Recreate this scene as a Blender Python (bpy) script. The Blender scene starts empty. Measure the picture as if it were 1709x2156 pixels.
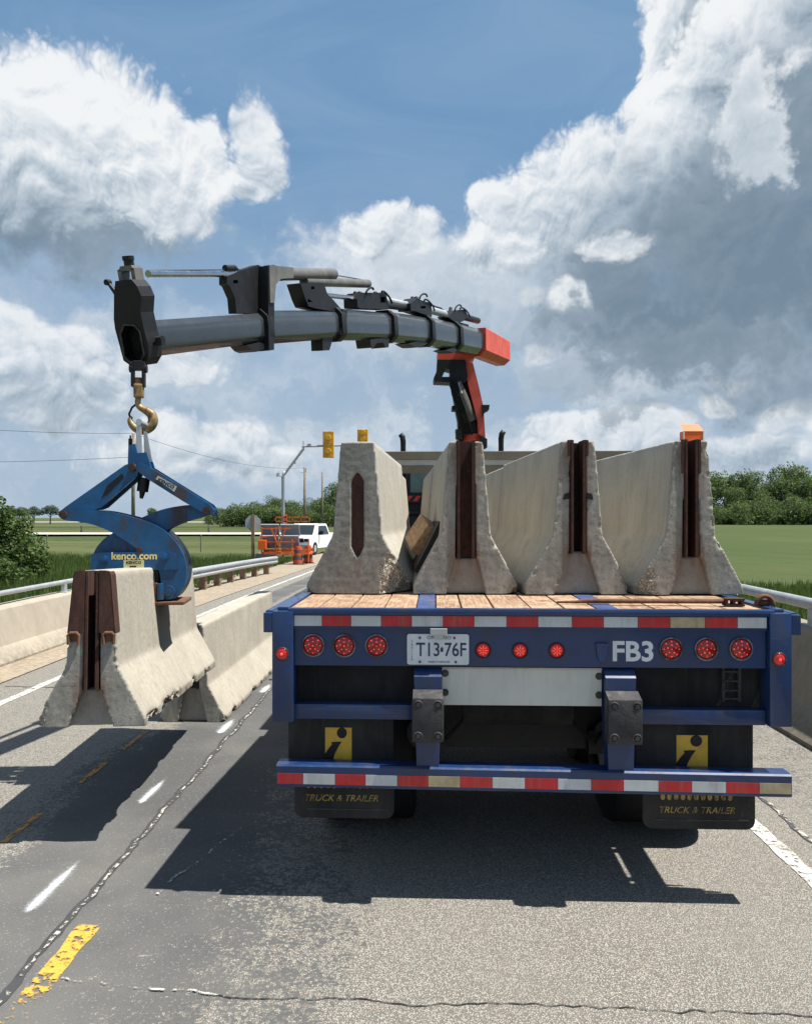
import bpy, bmesh, math, random
import numpy as np
from mathutils import Vector, Matrix, noise
from mathutils.geometry import tessellate_polygon

random.seed(7)
np.random.seed(7)
R = math.radians
S = bpy.context.scene
COL = S.collection

# ------------------------------------------------------------------ camera
FPX = 1650.0            # focal length in units of a 1709 px wide picture
CAMH = 1.87
cam = bpy.data.cameras.new('camera')
cam_o = bpy.data.objects.new('camera', cam)
COL.objects.link(cam_o)
cam_o.location = (0, 0, CAMH)
cam_o.rotation_euler = (R(90), 0, 0)
cam.sensor_fit = 'HORIZONTAL'
cam.sensor_width = 36.0
cam.lens = 36.0 * FPX / 1709.0
cam.shift_y = 12.0 / 1709.0
cam.clip_start = 0.05
cam.clip_end = 6000
S.camera = cam_o

# ------------------------------------------------------------------ light
SUN = Vector((0.402, -0.050, 0.914)).normalized()
sun = bpy.data.lights.new('sun', 'SUN')
sun.energy = 5.0
sun.angle = R(0.53)
sun.color = (1.0, 0.955, 0.88)
sun_o = bpy.data.objects.new('sun', sun)
COL.objects.link(sun_o)
sun_o.rotation_euler = SUN.to_track_quat('Z', 'Y').to_euler()
sun_o.location = (8, -3, 30)

S.view_settings.view_transform = 'Standard'
S.view_settings.look = 'None'
EXPOSURE = 0.85
S.view_settings.exposure = EXPOSURE
S.view_settings.gamma = 1.0
S.view_settings.use_curve_mapping = False
S.cycles.max_bounces = 6
S.cycles.diffuse_bounces = 3
S.cycles.glossy_bounces = 3
S.cycles.transparent_max_bounces = 12
S.cycles.use_denoising = True


# ------------------------------------------------------------------ node helpers
class NT:
    """A thin wrapper that makes shader maths readable."""
    def __init__(self, tree):
        self.t = tree
        self.n = tree.nodes
        self.l = tree.links

    def new(self, kind, **kw):
        nd = self.n.new(kind)
        for k, v in kw.items():
            setattr(nd, k, v)
        return nd

    def put(self, sock, v):
        if v is None:
            return
        if isinstance(v, bpy.types.NodeSocket):
            self.l.new(v, sock)
        else:
            sock.default_value = v

    def m(self, op, a, b=None, c=None, clamp=False):
        nd = self.new('ShaderNodeMath', operation=op, use_clamp=clamp)
        for i, v in enumerate((a, b, c)):
            self.put(nd.inputs[i], v)
        return nd.outputs[0]

    def vm(self, op, a, b=None, scale=None):
        nd = self.new('ShaderNodeVectorMath', operation=op)
        self.put(nd.inputs[0], a)
        if b is not None:
            self.put(nd.inputs[1], b)
        if scale is not None:
            self.put(nd.inputs[3], scale)
        return nd.outputs['Value'] if op in ('LENGTH', 'DOT_PRODUCT', 'DISTANCE') else nd.outputs[0]

    def step(self, x, lo, hi, a=0.0, b=1.0):
        nd = self.new('ShaderNodeMapRange', interpolation_type='SMOOTHSTEP')
        self.put(nd.inputs[0], x)
        for i, v in enumerate((lo, hi, a, b)):
            self.put(nd.inputs[i + 1], v)
        return nd.outputs[0]

    def noise(self, vec, scale, detail=4, rough=0.55, out=0, dist=0.0, dims='3D'):
        nd = self.new('ShaderNodeTexNoise', noise_dimensions=dims)
        if vec is not None:
            self.put(nd.inputs['Vector'], vec)
        self.put(nd.inputs['Scale'], scale)
        nd.inputs['Detail'].default_value = detail
        nd.inputs['Roughness'].default_value = rough
        nd.inputs['Distortion'].default_value = dist
        return nd.outputs[out]

    def voro(self, vec, scale, feature='F1', out=0, smooth=None, rand=1.0):
        nd = self.new('ShaderNodeTexVoronoi', feature=feature)
        if vec is not None:
            self.put(nd.inputs['Vector'], vec)
        nd.inputs['Scale'].default_value = scale
        if smooth is not None and 'Smoothness' in nd.inputs:
            nd.inputs['Smoothness'].default_value = smooth
        nd.inputs['Randomness'].default_value = rand
        return nd.outputs[out]

    def mix(self, f, a, b, blend='MIX'):
        nd = self.new('ShaderNodeMix', data_type='RGBA', blend_type=blend)
        self.put(nd.inputs[0], f)
        for s, v in ((nd.inputs[6], a), (nd.inputs[7], b)):
            if isinstance(v, (tuple, list)) and len(v) == 3:
                v = (*v, 1)
            self.put(s, v)
        return nd.outputs[2]

    def sep(self, v):
        nd = self.new('ShaderNodeSeparateXYZ')
        self.put(nd.inputs[0], v)
        return nd.outputs

    def comb(self, x=0.0, y=0.0, z=0.0):
        nd = self.new('ShaderNodeCombineXYZ')
        for i, v in enumerate((x, y, z)):
            self.put(nd.inputs[i], v)
        return nd.outputs[0]

    def scalev(self, v, s):
        return self.vm('MULTIPLY', v, s)

    def coord(self, which='Object'):
        return self.new('ShaderNodeTexCoord').outputs[which]

    def bump(self, h, strength=0.3, dist=0.01):
        nd = self.new('ShaderNodeBump')
        nd.inputs['Strength'].default_value = strength
        nd.inputs['Distance'].default_value = dist
        self.put(nd.inputs['Height'], h)
        return nd.outputs[0]


def material(name):
    m = bpy.data.materials.new(name)
    m.use_nodes = True
    nt = NT(m.node_tree)
    bsdf = m.node_tree.nodes['Principled BSDF']
    return m, nt, bsdf


# ------------------------------------------------------------------ sky
world = bpy.data.worlds.new('World')
S.world = world
world.use_nodes = True
SKY_STRENGTH = 0.065


def px_dir(px, py):
    x = (px - 855.0) / FPX
    z = (1090.0 - py) / FPX
    az = math.degrees(math.atan(x)) / 10
    el = math.degrees(math.atan2(z, math.sqrt(1 + x * x))) / 10
    return az, el


# Cloud masses from back to front. Lobes: centre and radii in picture units (turned into sky angles below).
# lit: brightness at the mass's centre, gy / gx: how it changes upwards / to the right, core: how much the thick middle darkens
CLOUDS = [
    # low, pale puffs above the horizon
    dict(lobes=[(20, 700, 60, 52), (150, 735, 85, 40), (45, 800, 95, 55), (190, 800, 70, 45), (110, 860, 120, 40), (350, 770, 110, 40)], c=(110, 760), lit=0.84, gy=0.8, gx=0, core=0.10, soft=0.45, a=0.8),
    dict(lobes=[(470, 930, 110, 34), (345, 915, 60, 42), (410, 965, 190, 40), (560, 975, 90, 30)], c=(440, 935), lit=0.90, gy=0.9, gx=0, core=0.1, soft=0.42, a=0.8),
    dict(lobes=[(1200, 905, 110, 26), (1350, 890, 90, 30), (1560, 950, 130, 36), (1680, 880, 70, 26), (1280, 940, 200, 40)], c=(1400, 915), lit=0.86, gy=1.2, gx=0, core=0.1, soft=0.42, a=0.8),
    dict(lobes=[(1510, 848, 30, 22), (1565, 800, 34, 20), (1145, 740, 32, 22), (1110, 628, 30, 24)], c=(1400, 790), lit=0.86, gy=0.0, gx=0, core=0.0, soft=0.4, a=0.9),
    dict(lobes=[(1350, 850, 70, 24), (1650, 800, 130, 70), (1200, 795, 150, 30)], c=(1400, 815), lit=0.42, gy=0.6, gx=0, core=0.1, soft=0.8, a=0.65),
    # centre puff and the haze bank under it
    dict(lobes=[(850, 575, 220, 80), (1000, 620, 230, 110), (900, 660, 260, 80)], c=(920, 600), lit=0.76, gy=0.4, gx=0, core=0.05, soft=0.9, a=0.75),
    dict(lobes=[(835, 478, 80, 40), (775, 512, 50, 34)], c=(820, 490), lit=0.84, gy=0.9, gx=0, core=0.05, soft=0.35, a=0.95),
    # left cumulus
    dict(lobes=[(110, 468, 250, 80), (270, 455, 160, 56), (40, 440, 190, 90)], c=(130, 470), lit=0.36, gy=0.55, gx=0.05, core=0.12, soft=0.75, a=0.92),
    dict(lobes=[(535, 290, 44, 62), (548, 350, 48, 56), (515, 398, 38, 26)], c=(540, 335), lit=0.84, gy=0.25, gx=0.2, core=0.10, soft=0.40, a=0.92),
    dict(lobes=[(95, 245, 125, 108), (215, 285, 165, 118), (330, 250, 62, 40), (110, 370, 210, 90), (300, 370, 130, 80)], c=(190, 300), lit=0.88, gy=0.95, gx=0.02, core=0.05, soft=0.34, a=0.98),
    dict(lobes=[(395, 360, 105, 88), (350, 440, 105, 52), (420, 470, 40, 26)], c=(380, 390), lit=0.84, gy=0.5, gx=0.08, core=0.05, soft=0.34, a=0.95),
    # towering cloud on the right
    dict(lobes=[(1410, 60, 62, 70), (1408, 150, 58, 80), (1460, 120, 80, 110)], c=(1400, 100), lit=0.88, gy=0.5, gx=-2.2, core=0.20, soft=0.22, a=0.98),
    dict(lobes=[(1640, 60, 140, 110), (1560, 60, 90, 100), (1690, 160, 110, 150)], c=(1590, 90), lit=0.92, gy=0.6, gx=-1.1, core=0.12, soft=0.25, a=0.98),
    dict(lobes=[(1480, 170, 70, 90), (1430, 260, 90, 100), (1380, 310, 70, 60), (1530, 230, 110, 110)], c=(1425, 220), lit=0.92, gy=0.7, gx=-1.3, core=0.12, soft=0.24, a=0.98),
    dict(lobes=[(1270, 350, 125, 74), (1160, 410, 120, 70), (1060, 430, 75, 45), (1060, 515, 105, 56), (1240, 470, 190, 110), (1400, 420, 180, 130)], c=(1130, 400), lit=0.90, gy=0.75, gx=-0.42, core=0.08, soft=0.36, a=0.96),
    dict(lobes=[(1600, 560, 310, 215), (1490, 470, 140, 110), (1700, 360, 140, 240), (1440, 685, 270, 66), (1300, 600, 130, 90)], c=(1480, 590), lit=0.10, gy=0.22, gx=-0.06, core=0.06, soft=1.0, a=0.97),
    dict(lobes=[(1570, 270, 60, 80), (1610, 200, 50, 70), (1600, 340, 40, 40)], c=(1590, 250), lit=0.84, gy=0.3, gx=0.1, core=0.1, soft=0.6, a=0.85),
    dict(lobes=[(1305, 520, 60, 26), (1090, 525, 50, 34), (1190, 628, 46, 30)], c=(1200, 540), lit=0.88, gy=0.0, gx=0, core=0.05, soft=0.5, a=0.85),
    dict(lobes=[(1230, 660, 70, 24), (1420, 740, 220, 40)], c=(1300, 700), lit=0.24, gy=0.2, gx=0, core=0.05, soft=0.8, a=0.8),
]
# pale sheets of thin cloud behind the cumulus
SHEET = [(1020, 660, 380, 150), (1150, 810, 380, 130), (180, 790, 330, 150), (420, 950, 460, 95), (1330, 960, 470, 95),
         (700, 900, 330, 110), (90, 930, 260, 110)]


def build_sky():
    nt = NT(world.node_tree)
    nt.n.clear()
    out = nt.new('ShaderNodeOutputWorld')
    bg = nt.new('ShaderNodeBackground')
    bg.inputs['Strength'].default_value = SKY_STRENGTH
    nt.l.new(bg.outputs[0], out.inputs[0])
    sky = nt.new('ShaderNodeTexSky', sky_type='NISHITA')
    sky.sun_disc = False
    sky.sun_elevation = math.asin(SUN.z)
    sky.sun_rotation = math.atan2(SUN.x, SUN.y)
    sky.air_density = 1.0
    sky.dust_density = 1.0
    sky.ozone_density = 1.3

    def blobs(n, p, lobes, k=0.22):
        """1 at the heart of the nearest lobe, 0 on its rim, negative outside."""
        acc = None
        u_ = 180 / math.pi / 10 / FPX
        for cx, cy, rx, ry in lobes:
            a, e = px_dir(cx, cy)
            ix, iy = 1 / (rx * u_ * 1.12), 1 / (ry * u_ * 1.12)
            nd = n.new('ShaderNodeVectorMath', operation='MULTIPLY_ADD')
            n.put(nd.inputs[0], p)
            nd.inputs[1].default_value = (ix, iy, 0)
            nd.inputs[2].default_value = (-a * ix, -e * iy, 0)
            v = n.vm('LENGTH', nd.outputs[0])
            acc = v if acc is None else n.m('SMOOTH_MIN', acc, v, k)
        return n.m('SUBTRACT', 1.0, acc)

    d = nt.coord('Generated')
    sx = nt.sep(d)
    az = nt.m('MULTIPLY', nt.m('ARCTAN2', sx[0], sx[1]), 18 / math.pi)
    el = nt.m('MULTIPLY', nt.m('ARCSINE', sx[2]), 18 / math.pi)
    p = nt.comb(az, el, 0.0)
    half = (0.5, 0.5, 0.5)
    w1 = nt.vm('SUBTRACT', nt.noise(p, 1.7, 2, 0.5, out=1, dims='2D'), half)
    w2 = nt.vm('SUBTRACT', nt.noise(p, 4.6, 4, 0.55, out=1, dims='2D'), half)
    pc = nt.vm('ADD', p, nt.scalev(w1, (0.30, 0.22, 0)))
    pr = nt.vm('ADD', pc, nt.scalev(w2, (0.045, 0.04, 0)))
    pc = nt.vm('ADD', pc, nt.scalev(w2, (0.11, 0.10, 0)))
    wd = nt.vm('SUBTRACT', nt.noise(p, 2.6, 5, 0.6, out=1, dims='2D'), half)
    pw = nt.vm('ADD', p, nt.scalev(wd, (0.80, 0.62, 0)))
    # cauliflower relief: rounded cells with creases between them, at two sizes
    def cells(scale, det):
        f = lambda v: nt.m('ABSOLUTE', nt.m('SUBTRACT', nt.noise(v, scale, det, 0.55, dims='2D'), 0.5))
        a0 = f(pr)
        return a0, nt.m('SUBTRACT', a0, f(nt.vm('ADD', pr, (-0.020 * 5 / scale, 0.045 * 5 / scale, 0))))
    c1, r1 = cells(3.4, 1)
    c2, r2 = cells(10.0, 2)
    detail = nt.m('ADD', nt.m('MULTIPLY', nt.m('SUBTRACT', c1, 0.09), 0.85), nt.m('MULTIPLY', nt.m('SUBTRACT', c2, 0.09), 0.66))
    relief = nt.m('ADD', nt.m('MULTIPLY', r1, 0.95), nt.m('MULTIPLY', r2, 0.42))
    billow = nt.m('SUBTRACT', nt.noise(pw, 1.9, 6, 0.58, dims='2D'), 0.5)
    k = 1.0 / (SKY_STRENGTH * 2 ** EXPOSURE)
    sc = lambda c: tuple(x * k for x in c)

    # blue air, paler towards the horizon, with streaky high veil
    veil_n = nt.noise(nt.scalev(p, (0.55, 1.7, 1)), 1.1, 5, 0.6, dist=0.6, dims='2D')
    base = nt.mix(nt.step(el, 8.5, 3.2, 0.0, 0.85), sky.outputs[0], sc((0.165, 0.322, 0.540)))
    veil = nt.m('MULTIPLY', nt.step(veil_n, 0.30, 0.85), 0.55)
    base = nt.mix(veil, base, sc((0.26, 0.41, 0.595)))
    base = nt.mix(nt.step(el, 2.7, -0.1, 0.0, 0.90), base, sc((0.43, 0.54, 0.665)))
    sh_n = nt.noise(nt.scalev(pw, (0.7, 1.3, 1)), 1.25, 6, 0.58, dims='2D')
    sheet = nt.m('MULTIPLY', nt.step(blobs(nt, pw, SHEET, 0.45), -0.55, 0.60), nt.step(sh_n, 0.22, 0.60))
    shc = nt.mix(nt.step(nt.noise(pw, 1.5, 6, 0.58, dims='2D'), 0.32, 0.70), sc((0.37, 0.48, 0.61)), sc((0.72, 0.77, 0.82)))
    final = nt.mix(nt.m('MULTIPLY', sheet, 0.68), base, shc)

    ramp_stops = [(0.0, (0.175, 0.250, 0.325)), (0.28, (0.265, 0.345, 0.425)), (0.55, (0.47, 0.55, 0.63)), (0.80, (0.72, 0.775, 0.825)), (1.0, (0.90, 0.92, 0.935))]

    def colour(lit):
        ramp = nt.new('ShaderNodeValToRGB')
        nt.put(ramp.inputs[0], lit)
        els = ramp.color_ramp.elements
        els[0].position, els[0].color = 0.0, (*sc(ramp_stops[0][1]), 1)
        els[1].position, els[1].color = 1.0, (*sc(ramp_stops[-1][1]), 1)
        for pos, c_ in ramp_stops[1:-1]:
            els.new(pos).color = (*sc(c_), 1)
        return ramp.outputs[0]

    def layer(under, D, soft, amax, lit):
        Dd = nt.m('ADD', D, detail)
        al = nt.m('MULTIPLY', nt.step(Dd, -0.35 * soft, 0.12 + 0.55 * soft), amax)
        return nt.mix(al, under, colour(lit))

    # broken cumulus over the rest of the sky
    far = nt.m('MAXIMUM', nt.step(nt.m('ABSOLUTE', az), 2.9, 3.6), nt.step(el, 3.4, 4.0))
    wide = nt.m('MULTIPLY', nt.m('SUBTRACT', nt.noise(pc, 0.62, 2, 0.5, dims='2D'), 0.62), 3.2)
    Dw = nt.m('SUBTRACT', nt.m('MULTIPLY', wide, far), nt.m('MULTIPLY', nt.m('SUBTRACT', 1.0, far), 3.0))
    final = layer(final, Dw, 0.3, 0.95, nt.m('ADD', 0.75, relief))
    for L in CLOUDS:
        ca, ce = px_dir(*L['c'])
        D = blobs(nt, pc if L['soft'] < 0.6 else pw, L['lobes'], 0.25)
        lit = nt.m('ADD', L['lit'] - L['gy'] * ce - L['gx'] * ca, nt.m('ADD', nt.m('MULTIPLY', el, L['gy']), nt.m('MULTIPLY', az, L['gx'])))
        lit = nt.m('SUBTRACT', lit, nt.m('MULTIPLY', nt.step(D, 0.0, 0.9), L['core']))
        rs = 1.0 if L['soft'] < 0.6 else 0.25
        lit = nt.m('ADD', lit, nt.m('ADD', nt.m('MULTIPLY', relief, rs), nt.m('MULTIPLY', billow, 0.42)), clamp=True)
        final = layer(final, D, L['soft'], L['a'], lit)
    nt.l.new(final, bg.inputs['Color'])
    world.cycles.sampling_method = 'NONE'


build_sky()


# ------------------------------------------------------------------ placement helpers
def P(px, py, D):
    """World point seen at picture position (px, py) at depth D metres in front of the camera."""
    return Vector(((px - 855.0) / FPX * D, D, CAMH + (1090.0 - py) / FPX * D))


ROAD_ROT = R(-1.1)      # the carriageway runs 1.1 degrees to the right of the line of sight


def road_to_world(u, v):
    c, s = math.cos(ROAD_ROT), math.sin(ROAD_ROT)
    return u * c - v * s, u * s + v * c


def world_to_road(x, y):
    c, s = math.cos(-ROAD_ROT), math.sin(-ROAD_ROT)
    return x * c - y * s, x * s + y * c


def road_z(v):
    """Longitudinal profile: level on the bridge, then falling gently away."""
    if v < 14:
        return 0.0
    if v < 20:
        return -0.0157 * (v - 14) ** 2 / 12
    if v < 45:
        return -0.0157 * 3 - 0.0157 * (v - 20)
    t = min((v - 45) / 45, 1)
    return -0.44 + 0.40 * (t * t * (3 - 2 * t))


def ground_z(x, y):
    u, v = world_to_road(x, y)
    near = road_z(max(v, 0)) - 0.28
    t = min(max((abs(u) - 8) / 50, 0), 1)
    t2 = min(max((v - 60) / 30, 0), 1)
    t = max(t, t2)
    return near * (1 - t) + (-0.06) * t


# ------------------------------------------------------------------ mesh helpers
class MB:
    def __init__(self):
        self.bm = bmesh.new()

    def box(self, c, s, rot=None, bev=0.0):
        m = Matrix.Translation(Vector(c))
        if rot is not None:
            m = m @ rot.to_4x4()
        m = m @ Matrix.Diagonal((s[0], s[1], s[2], 1))
        r = bmesh.ops.create_cube(self.bm, size=1, matrix=m)
        if bev > 0:
            vs = r['verts']
            es = list({e for v in vs for e in v.link_edges})
            bmesh.ops.bevel(self.bm, geom=es, offset=bev, segments=2, affect='EDGES', profile=0.6)
        return self

    def span(self, a, b, bev=0.0):
        c = [(a[i] + b[i]) / 2 for i in range(3)]
        s = [abs(a[i] - b[i]) for i in range(3)]
        return self.box(c, s, None, bev)

    def cyl(self, p0, p1, r, r2=None, seg=16, caps=True):
        p0, p1 = Vector(p0), Vector(p1)
        d = p1 - p0
        m = Matrix.Translation((p0 + p1) / 2) @ d.to_track_quat('Z', 'Y').to_matrix().to_4x4()
        bmesh.ops.create_cone(self.bm, cap_ends=caps, segments=seg, radius1=r, radius2=r if r2 is None else r2, depth=d.length, matrix=m)
        return self

    def ball(self, c, r, seg=10):
        bmesh.ops.create_uvsphere(self.bm, u_segments=seg, v_segments=max(6, seg // 2 + 2), radius=r, matrix=Matrix.Translation(Vector(c)))
        return self

    def loft(self, rings, close=True, caps=True):
        bm = self.bm
        vr = [[bm.verts.new(p) for p in ring] for ring in rings]
        n = len(vr[0])
        for a, b in zip(vr, vr[1:]):
            for i in range(n if close else n - 1):
                j = (i + 1) % n
                try:
                    bm.faces.new((a[i], a[j], b[j], b[i]))
                except ValueError:
                    pass
        if caps and close:
            bm.faces.new(list(reversed(vr[0])))
            bm.faces.new(vr[-1])
        return self

    def tube(self, pts, r, seg=10, radii=None):
        pts = [Vector(p) for p in pts]
        rings = []
        prev = None
        for i, p in enumerate(pts):
            d = (pts[min(i + 1, len(pts) - 1)] - pts[max(i - 1, 0)]).normalized()
            if prev is None:
                up = Vector((0, 0, 1)) if abs(d.z) < 0.9 else Vector((1, 0, 0))
                a = d.cross(up).normalized()
            else:
                a = (prev - d * prev.dot(d)).normalized()
            prev = a
            b = d.cross(a)
            rr = radii[i] if radii else r
            rings.append([p + (a * math.cos(t) + b * math.sin(t)) * rr for t in [2 * math.pi * k / seg for k in range(seg)]])
        return self.loft(rings)

    def prism(self, pts, ext, holes=()):
        """Flat polygon of 3D points (plus holes) pushed along ext."""
        ext = Vector(ext)
        loops = [[Vector(p) for p in pts]] + [[Vector(p) for p in h] for h in holes]
        flat = [p for lp in loops for p in lp]
        tris = tessellate_polygon(loops)
        bm = self.bm
        a = [bm.verts.new(p) for p in flat]
        b = [bm.verts.new(p + ext) for p in flat]
        for t in tris:
            try:
                bm.faces.new([a[i] for i in t])
                bm.faces.new([b[i] for i in reversed(t)])
            except ValueError:
                pass
        k = 0
        for lp in loops:
            n = len(lp)
            for i in range(n):
                i0, i1 = k + i, k + (i + 1) % n
                bm.faces.new((a[i0], a[i1], b[i1], b[i0]))
            k += n
        return self

    def flat(self, pts):
        tris = tessellate_polygon([[Vector(p) for p in pts]])
        vs = [self.bm.verts.new(p) for p in pts]
        for t in tris:
            self.bm.faces.new([vs[i] for i in t])
        return self

    def grid(self, xs, ys, f):
        bm = self.bm
        vs = [[bm.verts.new(f(x, y)) for x in xs] for y in ys]
        for j in range(len(ys) - 1):
            for i in range(len(xs) - 1):
                bm.faces.new((vs[j][i], vs[j][i + 1], vs[j + 1][i + 1], vs[j + 1][i]))
        return self

    def text(self, body, size, mat4, ext=0.0006, shear=0.0, align='CENTER', sx=1.0, bold=0.0):
        cu = bpy.data.curves.new('lettering', 'FONT')
        cu.body = body
        cu.size = size
        cu.extrude = ext
        cu.shear = shear
        cu.offset = bold
        cu.align_x = align
        cu.align_y = 'CENTER'
        cu.resolution_u = 3
        o = bpy.data.objects.new('lettering', cu)
        COL.objects.link(o)
        dg = bpy.context.evaluated_depsgraph_get()
        me = bpy.data.meshes.new_from_object(o.evaluated_get(dg))
        me.transform(mat4 @ Matrix.Diagonal((sx, 1, 1, 1)))
        self.bm.from_mesh(me)
        bpy.data.meshes.remove(me)
        bpy.data.objects.remove(o)
        bpy.data.curves.remove(cu)
        return self

    def build(self, name, mat, parent=None, smooth=False, recalc=True, loc=None, autosmooth=None):
        bm = self.bm
        if recalc:
            bmesh.ops.recalc_face_normals(bm, faces=bm.faces)
        me = bpy.data.meshes.new(name)
        bm.to_mesh(me)
        bm.free()
        if mat is not None:
            me.materials.append(mat)
        if smooth or autosmooth:
            me.polygons.foreach_set('use_smooth', [True] * len(me.polygons))
            if autosmooth:
                me.set_sharp_from_angle(angle=R(autosmooth))
        o = bpy.data.objects.new(name, me)
        COL.objects.link(o)
        if parent is not None:
            o.parent = parent
        if loc is not None:
            o.location = loc
        return o


def tag(o, label=None, cat=None, group=None, kind=None):
    if label:
        o['label'] = label
    if cat:
        o['category'] = cat
    if group:
        o['group'] = group
    if kind:
        o['kind'] = kind
    return o


def empty(name, loc=(0, 0, 0), rot=(0, 0, 0), label=None, cat=None, group=None):
    o = bpy.data.objects.new(name, None)
    COL.objects.link(o)
    o.location = loc
    o.rotation_euler = rot
    o.empty_display_size = 0.2
    return tag(o, label, cat, group)


def children_of(o):
    return [c for c in COL.objects if c.parent == o]


def copy_tree(o, parent=None):
    c = o.copy()
    COL.objects.link(c)
    c.parent = parent
    for ch in children_of(o):
        copy_tree(ch, c)
    return c


def mesh_arrays(name, verts, faces, mat, parent=None, attr=None):
    """verts (N,3), faces (M,k) numpy arrays of one polygon size."""
    me = bpy.data.meshes.new(name)
    n, (mf, k) = len(verts), faces.shape
    me.vertices.add(n)
    me.vertices.foreach_set('co', np.asarray(verts, dtype=np.float32).ravel())
    me.loops.add(mf * k)
    me.loops.foreach_set('vertex_index', faces.astype(np.int32).ravel())
    me.polygons.add(mf)
    me.polygons.foreach_set('loop_start', np.arange(0, mf * k, k, dtype=np.int32))
    me.update(calc_edges=True)
    if attr is not None:
        ca = me.color_attributes.new('tone', 'FLOAT_COLOR', 'POINT')
        ca.data.foreach_set('color', np.asarray(attr, dtype=np.float32).ravel())
    me.materials.append(mat)
    o = bpy.data.objects.new(name, me)
    COL.objects.link(o)
    if parent is not None:
        o.parent = parent
    return o


# ------------------------------------------------------------------ materials
def mat_plain(name, col, rough=0.55, metal=0.0, var=0.12, vscale=6.0, spec=0.5, dirt=None, dcut=(0.5, 0.7), dscale=5.0, damt=0.8,
              bump=0.0, bscale=40.0, scratch=0.0, scol=(0.5, 0.5, 0.5), coat=0.0, streak=0.0, stcol=(0.09, 0.075, 0.06)):
    m, nt, b = material(name)
    co = nt.coord('Object')
    n1 = nt.noise(co, vscale, 5, 0.6)
    lo = tuple(c * (1 - var) for c in col)
    hi = tuple(min(c * (1 + var), 1) for c in col)
    c = nt.mix(nt.step(n1, 0.3, 0.7), lo, hi)
    r = nt.m('ADD', rough, nt.m('MULTIPLY', nt.m('SUBTRACT', nt.noise(co, vscale * 2.3, 4), 0.5), 0.25))
    if dirt is not None:
        dn = nt.noise(nt.scalev(co, (1, 1, 0.45)), dscale, 7, 0.68)
        f = nt.m('MULTIPLY', nt.step(dn, dcut[0], dcut[1]), damt)
        c = nt.mix(f, c, dirt)
        r = nt.m('ADD', r, nt.m('MULTIPLY', f, 0.3), clamp=True)
    if scratch > 0:
        sn = nt.noise(nt.scalev(co, (1.0, 1.0, 5.0)), 22, 4, 0.7)
        c = nt.mix(nt.m('MULTIPLY', nt.step(sn, 0.66, 0.70), scratch), c, scol)
    if streak > 0:
        # dried runs of road film, broken up by patches that were wiped clean
        rn = nt.noise(nt.scalev(co, (1.0, 1.0, 0.07)), 34, 5, 0.7)
        wipe = nt.step(nt.noise(co, 3.1, 3), 0.36, 0.60)
        f2 = nt.m('MULTIPLY', nt.m('MULTIPLY', nt.step(rn, 0.44, 0.72), wipe), streak)
        c = nt.mix(f2, c, stcol)
        r = nt.m('ADD', r, nt.m('MULTIPLY', f2, 0.3), clamp=True)
    nt.l.new(c, b.inputs['Base Color'])
    nt.l.new(r, b.inputs['Roughness'])
    b.inputs['Metallic'].default_value = metal
    b.inputs['Specular IOR Level'].default_value = spec
    if coat:
        b.inputs['Coat Weight'].default_value = coat
    if bump > 0:
        nt.l.new(nt.bump(nt.noise(co, bscale, 4, 0.6), bump, 0.004), b.inputs['Normal'])
    return m


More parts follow.
